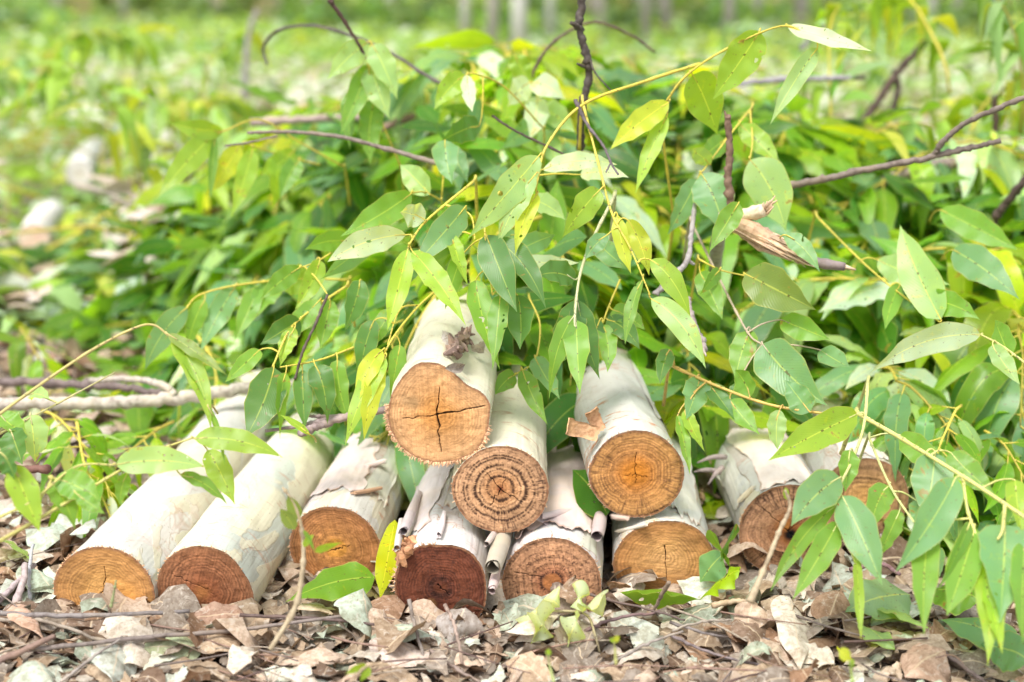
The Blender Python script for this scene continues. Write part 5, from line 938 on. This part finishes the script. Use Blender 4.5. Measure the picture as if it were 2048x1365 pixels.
# wilted silver sprig
def sprig():
    root = empty('wilted_sprig', PZ(1170, 1228, .04), 'wilted silver green sprig curled on the litter in front of the middle log', 'wilted sprig'); bpy.context.view_layer.update()
    sa = Acc(); tube(sa, smooth_line([PZ(1100, 1222, .045), PZ(1170, 1228, .042), PZ(1190, 1270, .03), PZ(1200, 1310, .01)], 14), .0013, (.35, .30, .18), 6); sa.build('stem', M_STEM, root)
    for b, t, wpx in (((1165, 1225, .05), (1210, 1185, .06), 56), ((1110, 1220, .05), (1060, 1290, .02), 60), ((1120, 1215, .05), (1085, 1200, .055), 50), ((1160, 1230, .045), (1130, 1300, .015), 50), ((1100, 1225, .045), (1030, 1240, .03), 56), ((1180, 1190, .06), (1140, 1215, .05), 50)):
        B = PZ(*b); T = PZ(*t); a = Acc(); leaves(a, B, (B + T) / 2 + np.array([0, -.012, .012]), T, np.array([.6, .2, .7]), rpx(wpx, B), np.array((.50, .58, .42)) * R(.9, 1.1), curl=.8, wav=.08, ns=15, nt=9); a.build('leaf', M_LEAF, root)
sprig()

# twigs on the litter
GT = 'thin twigs lying on the litter'
def ground_twig(label, pts, r, col):
    a = Acc(); P = smooth_line([PZ(*p) for p in pts], 6 * len(pts)); P = P + rng.normal(0, .0004, P.shape); tube(a, P, np.linspace(r, r * .7, len(P)) / 1000, col, 7, knob=.1, seed=int(pts[0][0])); tag(a.build('twig', M_TWIG), label, 'twig', GT)
TW = [('long grey twig lying level below the two left cut ends', [(-30, 1225, .035), (150, 1232, .035), (380, 1222, .038)], 2.6, (.24, .21, .20)),
      ('thick grey brown twig rising slightly below the left logs', [(60, 1300, .03), (300, 1275, .034), (460, 1262, .03), (700, 1230, .036)], 2.3, (.22, .18, .16)),
      ('light brown twig crossing under the reddish brown cut end', [(0, 1240, .03), (100, 1245, .03), (220, 1285, .028), (330, 1278, .03)], 2., (.30, .25, .20)),
      ('dark thin twig pointing right below the third log', [(480, 1230, .035), (620, 1238, .034), (760, 1250, .03)], 1.8, (.13, .09, .08)),
      ('knobbly reddish twig at the bottom left edge', [(-20, 1330, .02), (60, 1295, .035), (110, 1272, .04)], 3.4, (.24, .16, .13)),
      ('grey twig slanting to the bottom edge at the left', [(120, 1365, .02), (180, 1320, .03), (245, 1275, .035)], 1.6, (.32, .28, .25)),
      ('pinkish bark covered stick leaning at the left edge', [(15, 1240, .02), (45, 1170, .04), (50, 1130, .05)], 4.0, (.42, .34, .33)),
      ('pale stick beside the pinkish one at the left edge', [(-20, 1220, .02), (25, 1175, .035), (70, 1130, .04)], 3.6, (.44, .36, .36)),
      ('blue grey short stick upright near the leftmost cut end', [(60, 1200, .02), (58, 1150, .04), (65, 1090, .055)], 2.2, (.40, .40, .42)),
      ('brown twig lying between the dark ended log and the litter', [(860, 1300, .02), (900, 1330, .015), (960, 1365, .01)], 1.9, (.26, .20, .17)),
      ('straight dark twig behind the wilted sprig', [(1180, 1190, .05), (1280, 1215, .04), (1370, 1240, .03)], 1.3, (.14, .10, .09)),
      ('grey twig rising to the right in front of the golden ended log', [(1220, 1330, .01), (1290, 1290, .03), (1365, 1262, .04)], 1.5, (.30, .26, .23)),
      ('purple brown twig under the wilted sprig', [(1170, 1262, .03), (1240, 1235, .035), (1320, 1225, .035)], 1.8, (.20, .13, .13)),
      ('grey curved twig lying across the lower middle right', [(1340, 1245, .025), (1420, 1268, .022), (1540, 1280, .02)], 1.6, (.22, .19, .18)),
      ('long thin twig slanting across the right litter', [(1340, 1270, .02), (1420, 1305, .018), (1535, 1335, .015)], 1.6, (.20, .16, .16)),
      ('pale thin twig crossing the first of the right litter leaves', [(1345, 1262, .035), (1400, 1245, .035), (1465, 1240, .035)], 1.3, (.36, .31, .26)),
      ('reddish stick lying below the hanging leaves at the right', [(1700, 1140, .05), (1760, 1128, .05), (1800, 1150, .05)], 2.6, (.26, .15, .16)),
      ('broken brown stick at the lower right corner', [(1880, 1300, .02), (1950, 1350, .015), (1990, 1380, .01)], 2.2, (.2, .15, .14)),
      ('pale bent stick lying at the foot of the log with the orange heart', [(1425, 1212, .03), (1470, 1203, .032), (1500, 1204, .034)], 3.0, (.42, .32, .22)),
      ('short snapped twig below the ringed log', [(890, 1210, .05), (912, 1260, .04), (925, 1330, .012)], 1.9, (.36, .27, .22)),
      ('slender grey brown twig standing before the dark cut end', [(818, 1200, .06), (832, 1262, .035), (855, 1335, .01)], 1.9, (.27, .23, .20)),
      ('brown stick poking up near the golden ended log', [(1338, 1165, .07), (1322, 1195, .05), (1305, 1225, .03)], 2.2, (.25, .19, .14))]
for t in TW: ground_twig(*t)
def small_twigs():
    q = np.random.default_rng(61)
    for i in range(60):
        px = q.uniform(0, 2040); py = q.uniform(1235, 1370) if i < 44 else q.uniform(900, 1200)
        if i >= 44: px = q.uniform(0, 300) - max(0, py - 1000) * .6
        L = q.uniform(60, 230); an = q.normal(0, .5); z = q.uniform(.018, .032); c = [((.20, .16, .14), 'grey brown'), ((.34, .28, .22), 'pale'), ((.14, .09, .08), 'dark'), ((.28, .18, .14), 'reddish')][q.integers(0, 4)]
        dx, dy = L * math.cos(an) / 2, L * math.sin(an) / 4; zn = 'below the left logs' if px < 780 else 'in front of the middle logs' if px < 1400 else 'in the lower right litter'
        if i >= 44: zn = 'on the litter at the left edge'
        a = Acc(); P = smooth_line([PZ(px - dx, py - dy, z), PZ(px + q.normal(0, 8), py + q.normal(0, 5), z + .003), PZ(px + dx, py + dy, z)], 12); tube(a, P, np.linspace(1, .6, 12) * q.uniform(.0006, .0013), c[0], 6, knob=.15, seed=i)
        tag(a.build('twig', M_TWIG), f'thin {c[1]} twig lying {zn}', 'twig', f'thin {c[1]} twigs {zn}')
small_twigs()
def low_left():
    q = np.random.default_rng(14)
    for px, py, Y, lb in [(130, 905, 1.52, 'leafy branch on the litter between the grey branch and the leftmost log'), (20, 700, 2.0, 'leafy branch on the litter above the dark weathered branch'), (330, 900, 1.62, 'leafy branch tucked against the back of the leftmost log'), (300, 690, 1.95, 'leafy branch hanging at the left foot of the heap'), (380, 720, 1.85, 'leafy branch low behind the bowed twig tip'), (60, 880, 1.56, 'leafy branch low at the left edge under the grey fallen branch')]:
        filler_branch(PY(px, py, Y) + np.array([0, .05, .02]), np.array([q.normal(0, .8), -1, .1]), .18, 15, .085, {'pale': 2, 'mid': 3, 'lime': 3, 'silver': 1.5}, lb, 'low leafy branches at the left', grav=.8, rg=q)
_yl = ylim
ylim = lambda x: np.where(np.asarray(x) < -.22, 1.44, _yl(x))
low_left()
ylim = _yl
def stalk(label, pts, r, lv, col=(.42, .34, .22)):
    root = empty('seedling', PY(*pts[0]), label, 'seedling', 'dry seedlings in front of the logs'); bpy.context.view_layer.update(); a = Acc()
    P = smooth_line([PY(*p) for p in pts], 8 * len(pts)); tube(a, P, np.linspace(r, r * .5, len(P)) / 1000, col, 7, knob=.3, seed=int(pts[0][0])); a.build('stem', M_TWIG, root)
    for (b, t, wpx, c) in lv:
        B = PY(*b); T = PY(*t); la = Acc(); leaves(la, B, (B + T) / 2 + np.array([0, 0, .003]), T, nrm(np.cross(T - B, [0, 1, .2])), rpx(wpx, B), PAL[c], ns=9, nt=5, wav=.03); la.build('leaf', M_LEAF, root)
stalk('bare brown seedling stalk with tiny leaves in front of the third log', [(540, 1300, 1.10), (590, 1215, 1.12), (605, 1140, 1.13), (605, 1070, 1.14), (590, 1010, 1.14), (565, 975, 1.14)], 2.3, [((607, 1095, 1.13), (628, 1070, 1.13), 14, 'lime'), ((630, 1105, 1.13), (684, 1086, 1.12), 18, 'lime'), ((598, 1040, 1.14), (575, 990, 1.14), 30, 'olive'), ((590, 1060, 1.14), (560, 1018, 1.14), 30, 'olive'), ((607, 1060, 1.13), (630, 1105, 1.13), 10, 'mid')])
stalk('jointed pale brown stalk in front of the log with the orange heart', [(1500, 1205, 1.12), (1540, 1110, 1.14), (1560, 1060, 1.15), (1580, 1015, 1.16), (1570, 980, 1.16)], 2.6, [((1573, 1000, 1.16), (1570, 975, 1.16), 12, 'lime')])
stalk('tiny green seedling on the bare soil in the lower middle', [(1108, 1365, 1.03), (1100, 1335, 1.04), (1096, 1310, 1.04)], 1.4, [((1096, 1312, 1.04), (1100, 1300, 1.04), 12, 'lime')], (.35, .4, .15))
stalk('little seedling with a yellow leaf at the lower right', [(1705, 1365, 1.03), (1702, 1340, 1.04), (1700, 1322, 1.04)], 1.4, [((1700, 1322, 1.04), (1676, 1300, 1.05), 28, 'yel'), ((1702, 1340, 1.04), (1706, 1318, 1.04), 10, 'lime')], (.3, .4, .1))
stalk('small two leaved seedling right of the wilted sprig', [(1232, 1330, 1.05), (1230, 1300, 1.06), (1228, 1285, 1.06)], 1.3, [((1228, 1286, 1.06), (1240, 1275, 1.06), 14, 'yel'), ((1228, 1286, 1.06), (1218, 1278, 1.06), 10, 'lime')], (.35, .35, .12))
stalk('grey green bud stalk before the leftmost cut end', [(222, 1215, 1.16), (228, 1185, 1.16), (232, 1162, 1.16)], 1.5, [], (.30, .34, .16))
stalk('curved twiglet seedling at the bottom edge in the middle left', [(700, 1365, 1.02), (740, 1330, 1.04), (800, 1335, 1.04), (830, 1365, 1.03)], 1.3, [((740, 1335, 1.04), (720, 1365, 1.03), 24, 'lime'), ((735, 1332, 1.04), (690, 1350, 1.03), 18, 'lime')], (.4, .3, .2))

# ------------------------------------------------------------------ background greenery
FARW = {'mid': 3.5, 'lime': 4.5, 'yel': 2.2, 'pale': 4, 'deep': .8, 'silver': 3, 'blue': 1.8}
def build_back():
    q = np.random.default_rng(77)
    n = 0
    for i in range(92):        # felled leafy branches lying behind
        Y = 2.2 + 5.5 * q.uniform() ** 1.4; X = q.uniform(-.42, .42) * Y * 1.0
        if X > -.05 and Y < 2.9: Y += .6
        if X / Y < -.2 and Y < 2.65: continue
        lefty = X / Y < -.12
        z = q.uniform(.05, .14) + (Y > 3) * .04
        k_ = X / Y; wh = ['around the far white log end', 'between the far log and the heap', 'behind the left half of the heap', 'behind the upright dark branch', 'behind the arching yellow stem', 'behind the long forked branch', 'at the upper right edge'][int(np.digitize(k_, [-.27, -.17, -.06, .08, .18, .28]))]; lb = ('nearer ' if Y < 3 else 'distant ' if Y > 4.6 else '') + 'blurred leafy branch lying ' + wh; lb = lb.replace('heap', 'heap, ' + ['low down', 'a little further back', 'halfway back', 'well behind'][int(min(3, (Y - 2.2) / 1.1))]) if Y <= 6 else lb
        filler_branch(np.array([X, Y, z]), np.array([q.normal(0, 1), q.normal(-.4, .6), q.uniform(0, .8)]), q.uniform(.35, .7), int(q.integers(26, 40)), q.uniform(.09, .13), FARW, lb, lb.replace('branch ', 'branches ', 1).replace('blurred', 'out of focus'), (7, 3), grav=q.uniform(.4, .9), rg=q, far=True)
    # bright shoots standing at the left and right
    for (px, py, Y, L, nl) in [(-10, 330, 2.9, .4, 34), (215, 330, 3.4, .38, 34), (280, 330, 3.1, .38, 34), (300, 400, 2.8, .3, 26), (75, 250, 4.4, .42, 34), (140, 230, 4.6, .42, 34), (400, 190, 4.2, .4, 30), (60, 200, 5.0, .5, 34), (170, 190, 5.2, .5, 34), (20, 200, 3.6, .6, 40), (250, 230, 3.6, .5, 36), (330, 200, 3.9, .5, 36), (110, 140, 4.4, .6, 40), (1900, 130, 2.4, .45, 26), (1980, 150, 2.3, .45, 28), (2040, 210, 2.2, .4, 24), (1820, 200, 2.8, .4, 24), (1660, 200, 2.3, .3, 16), (1700, 260, 2.2, .3, 16), (1930, 260, 2.4, .4, 22)]:
        filler_branch(PY(px, py + 60, Y), np.array([q.normal(0, .4), q.normal(0, .4), 1.3]), L * (.85 if px > 1000 else 1.), nl, .12 if px < 1000 else .095, {'lime': 4, 'yel': 2.5, 'pale': 3, 'mid': 2.5}, {-10: 'blurred shoot at the left edge, beside the far pink cut end', 215: 'blurred shoot right of the far white log end', 280: 'blurred shoot left of the heap, level with the far log', 300: 'low blurred shoot just left of the heap spray tip', 75: 'blurred shoot above the far pink ended log', 140: 'smaller blurred shoot above the far white log end', 400: 'blurred shoot under the bend of the hooked twig', 60: 'blurred bright shoot standing behind the far pink ended log', 170: 'blurred bright shoot right above the far white log end', 20: 'tall blurred shoot at the very left edge', 250: 'blurred yellow green shoot left of the hooked twig', 330: 'blurred shoot just under the hooked twig', 110: 'blurred shoot in the top left corner', 1900: 'blurred yellow shoot above the long forked branch', 1980: 'tall blurred shoot in the top right corner', 2040: 'blurred shoot cut by the right edge of the picture', 1820: 'blurred shoot behind the slanting dark branch', 1660: 'blurred hanging leaves right of the arching yellow stem', 1700: 'lower blurred shoot right of the arching yellow stem', 1930: 'blurred shoot just behind the fork of the long branch'}[px], 'bright shoots standing in the background', (7, 3), grav=1.1, rg=q, far=True)
    # low ground cover of leaves, uncountable
    a = Acc(); n = 16000; Y = 2.5 + 24 * q.uniform(0, 1, n) ** 1.9; X = q.uniform(-.45, .45, n) * Y * 1.15; sc_ = (Y / 4) ** .5
    zz = q.uniform(0, 1, n) ** 1.5 * (.10 + .006 * Y) * np.where((X / Y < -.275) & (X / Y > -.375) & (Y < 5.2), .3, 1.) + .01; B = np.stack([X, Y, zz + gz(X, Y)], 1)
    D = nrm(np.stack([q.normal(0, 1, n), q.normal(0, 1, n), q.uniform(-.3, 1.1, n)], 1)); L = (q.uniform(.07, .13, n) * np.maximum(sc_, 1))[:, None]
    leaves(a, B, B + D * L * .5 + np.array([0, 0, .01]), B + nrm(D + np.array([0, 0, -.7])) * L, nrm(np.cross(D, [0, 0, 1.]) + q.normal(0, .3, (n, 3))), L[:, 0] * .34, cols(n, FARW, q) * (1 + .15 * vnoise(X * .8, Y * .5, 6))[:, None], ns=5, nt=3, rg=q)
    tag(a.build('ground_cover', M_FAR), 'blurred carpet of green leaves behind the heap', 'ground cover', None, 'stuff')
    # dead pale leaves on the far ground
    a = Acc(); n = 5200; Y = 2.5 + 7 * q.uniform(0, 1, n) ** 1.5; X = q.uniform(-.42, .42, n) * Y; L = q.uniform(.05, .1, n)
    c = np.array([(.62, .54, .44), (.70, .76, .62), (.44, .35, .26), (.70, .64, .60), (.60, .72, .52)])[q.choice(5, n)]
    an = q.uniform(0, 6.28, n); D = np.stack([np.cos(an), np.sin(an), q.normal(0, .3, n)], 1); B = np.stack([X, Y, gz(X, Y) + q.uniform(.03, .24, n)], 1); ok = ~clearing(B); B, D, L, c = B[ok], D[ok], L[ok], c[ok]; n = len(B)
    leaves(a, B, B + D * L[:, None] * .5 + np.array([0, 0, .01]), B + D * L[:, None], nrm(np.cross(D, [0, 0, 1.]) + q.normal(0, .3, (n, 3))), L * .45, c, curl=.4, ns=5, nt=3, rg=q)
    tag(a.build('far_leaf_litter', M_DRY), 'blurred pale fallen leaves in the far greenery', 'leaf litter', None, 'stuff')
    # shrubs
    for i in range(40):
        Y = q.uniform(19, 34); X = q.uniform(-.42, .42) * Y; hgt = q.uniform(.16, .34) * (1 + Y / 45); rd = hgt * q.uniform(1., 1.6); n = 300
        lb = 'blurred green shrub ' + ['in the top left corner', 'above the far white log end', 'above the hooked twig', 'left of the upright dark branch', 'right of the upright dark branch', 'above the arching stem', 'above the pale leaf tip', 'in the top right corner'][int(np.digitize(X / Y, [-.3, -.2, -.1, .03, .12, .2, .3]))] + (' among the far tree trunks' if Y > 15 else ' in front of the far trees')
        root = empty('shrub', (X, Y, 0), lb, 'shrub', lb.replace('blurred green shrub', 'far shrubs').replace(' among the far tree trunks', '')); 
        cl = q.normal(0, 1, (9, 3)) * np.array([rd, rd, hgt * .3]) * .5 + np.array([X, Y, hgt * .6]); ci = q.integers(0, 9, n)
        B = cl[ci] + q.normal(0, 1, (n, 3)) * rd * .22; B[:, 2] = np.clip(B[:, 2], .05, None); D = nrm(q.normal(0, 1, (n, 3)) + np.array([0, 0, -.2])); L = q.uniform(.12, .24, n)[:, None]
        la = Acc(); tone = q.uniform(.5, 1.15); leaves(la, B, B + D * L * .5, B + nrm(D + np.array([0, 0, -.6])) * L, nrm(q.normal(0, 1, (n, 3))), L[:, 0] * .45, cols(n, {'mid': 4, 'deep': 2, 'lime': 3, 'blue': 3, 'pale': 3, 'olive': 2}, q) * tone, ns=4, nt=3, rg=q); la.build('foliage', M_FAR, root)
        sa = Acc()
        for k in range(9): tube(sa, smooth_line([np.array([X, Y, 0]), (np.array([X, Y, 0]) + cl[k]) / 2 + q.normal(0, .05, 3), cl[k]], 5), [.02, .015, .012, .01, .006], (.2, .15, .1), 5)
        sa.build('stem', M_TWIG, root)
build_back()
# plantation trees
def build_trees():
    q = np.random.default_rng(11); px0 = [(930, 90, .19), (985, 95, .24), (1038, 110, .30), (1290, 75, .24), (1332, 60, .30), (1600, 55, .42), (1455, 80, .24), (1515, 50, .3), (1100, 70, .2), (1200, 60, .2), (780, 40, .3), (620, 35, .3), (430, 30, .26), (250, 25, .3), (100, 20, .26), (1750, 50, .3), (1860, 40, .3), (1990, 40, .28)]
    spots = []
    for (px, py, wd) in px0:
        p = PZ(px, py + 22, 0.); spots.append((p[0], p[1], wd * .5 * 0.5, px))
    for i in range(60):
        Y = q.uniform(28, 70); X = q.uniform(-.45, .45) * Y; spots.append((X, Y, q.uniform(.07, .12), None))
    names = {930: 'pale', 985: 'grey', 1038: 'whitish'}
    for i, (X, Y, r, px) in enumerate(spots):
        r = min(max(r, .05), .14)
        if px is not None: lb = 'blurred slim tree ' + {930: 'with a pale trunk, left of the row of three', 985: 'with a grey trunk, middle of the three', 1038: 'with whitish trunk, nearest left of the dark branch', 1100: 'faint behind the brown arc of twig', 1200: 'just right of the upright dark branch', 1290: 'right of the brown arc of twig', 1332: 'second right of the brown arc of twig', 1455: 'above the arching yellow stem', 1515: 'at the peak of the arching stem', 1600: 'thickest, above the pale curled leaf tip', 780: 'above the hooked twig middle', 620: 'above the bend of the hooked twig', 430: 'above the left hill of leaves', 250: 'at the upper left', 100: 'in the top left corner', 1750: 'right of the pale leaf tip', 1860: 'above the slanting dark branch', 1990: 'in the top right corner'}[px]; gp = 'near row of plantation trees'
        else: lb = 'blurred slim eucalyptus tree in the distant plantation'; gp = 'distant plantation trees'
        root = empty('eucalyptus_tree', (X, Y, 0), lb, 'tree', gp)
        hgt = q.uniform(11, 15); lean = q.normal(0, .25, 2); a = Acc(); c = np.array([(.50, .48, .46), (.44, .40, .38), (.36, .33, .31), (.55, .54, .52)][q.integers(0, 4)])
        P = smooth_line([np.array([X, Y, -.05]), np.array([X + lean[0] * .3, Y, hgt * .35]), np.array([X + lean[0], Y + lean[1], hgt])], 14); tube(a, P, np.linspace(r, r * .25, 14), c, 10, knob=.03, seed=i)
        tips = []
        for k in range(14):
            f = q.uniform(.5, 1.); b = P[int(f * 13)]; an = q.uniform(0, 6.28); e = b + np.array([math.cos(an), math.sin(an), q.uniform(.5, 1.2)]) * q.uniform(.7, 1.6); tube(a, smooth_line([b, (b + e) / 2 + np.array([0, 0, -.1]), e], 5), [.03, .025, .02, .015, .008], c * .8, 5); tips.append(e)
        a.build('trunk', M_TWIG, root)
        tips = np.array(tips); n = 420; B = tips[q.integers(0, 14, n)] + q.normal(0, .42, (n, 3)); D = nrm(q.normal(0, 1, (n, 3)) + np.array([0, 0, -.5])); L = q.uniform(.18, .34, n)[:, None]
        la = Acc(); leaves(la, B, B + D * L * .5, B + nrm(D + np.array([0, 0, -.6])) * L, nrm(q.normal(0, 1, (n, 3))), L[:, 0] * .35, cols(n, {'mid': 4, 'olive': 3, 'deep': 2, 'lime': 1}, q), ns=4, nt=3, rg=q); la.build('crown', M_FAR, root)
    # thicket that closes the view behind the plantation
    a = Acc(); n = 16000; Y = q.uniform(32, 75, n); X = q.uniform(-.5, .5, n) * Y * 1.1; Z = q.uniform(0, 1, n) ** 1.2 * 7
    tone = (.75 + .35 * vnoise(X * .35, Z * .6 + Y * .05, 4))[:, None]
    B = np.stack([X, Y, Z], 1); D = nrm(q.normal(0, 1, (n, 3))); L = q.uniform(.5, 1.1, n)[:, None]
    c = cols(n, {'mid': 2, 'olive': 3, 'pale': 4, 'lime': 3, 'silver': 3}, q) * tone * 1.25; br = q.uniform(0, 1, n) < .3; c[br] = np.array([.60, .50, .38]) * q.uniform(.7, 1.2, (br.sum(), 1))
    leaves(a, B, B + D * L * .5, B + D * L, nrm(q.normal(0, 1, (n, 3))), L[:, 0] * .6, c, ns=4, nt=3, rg=q)
    tag(a.build('far_woods', M_FAR), 'blurred pale green woods closing the view behind the trunks', 'woods', None, 'stuff')
build_trees()
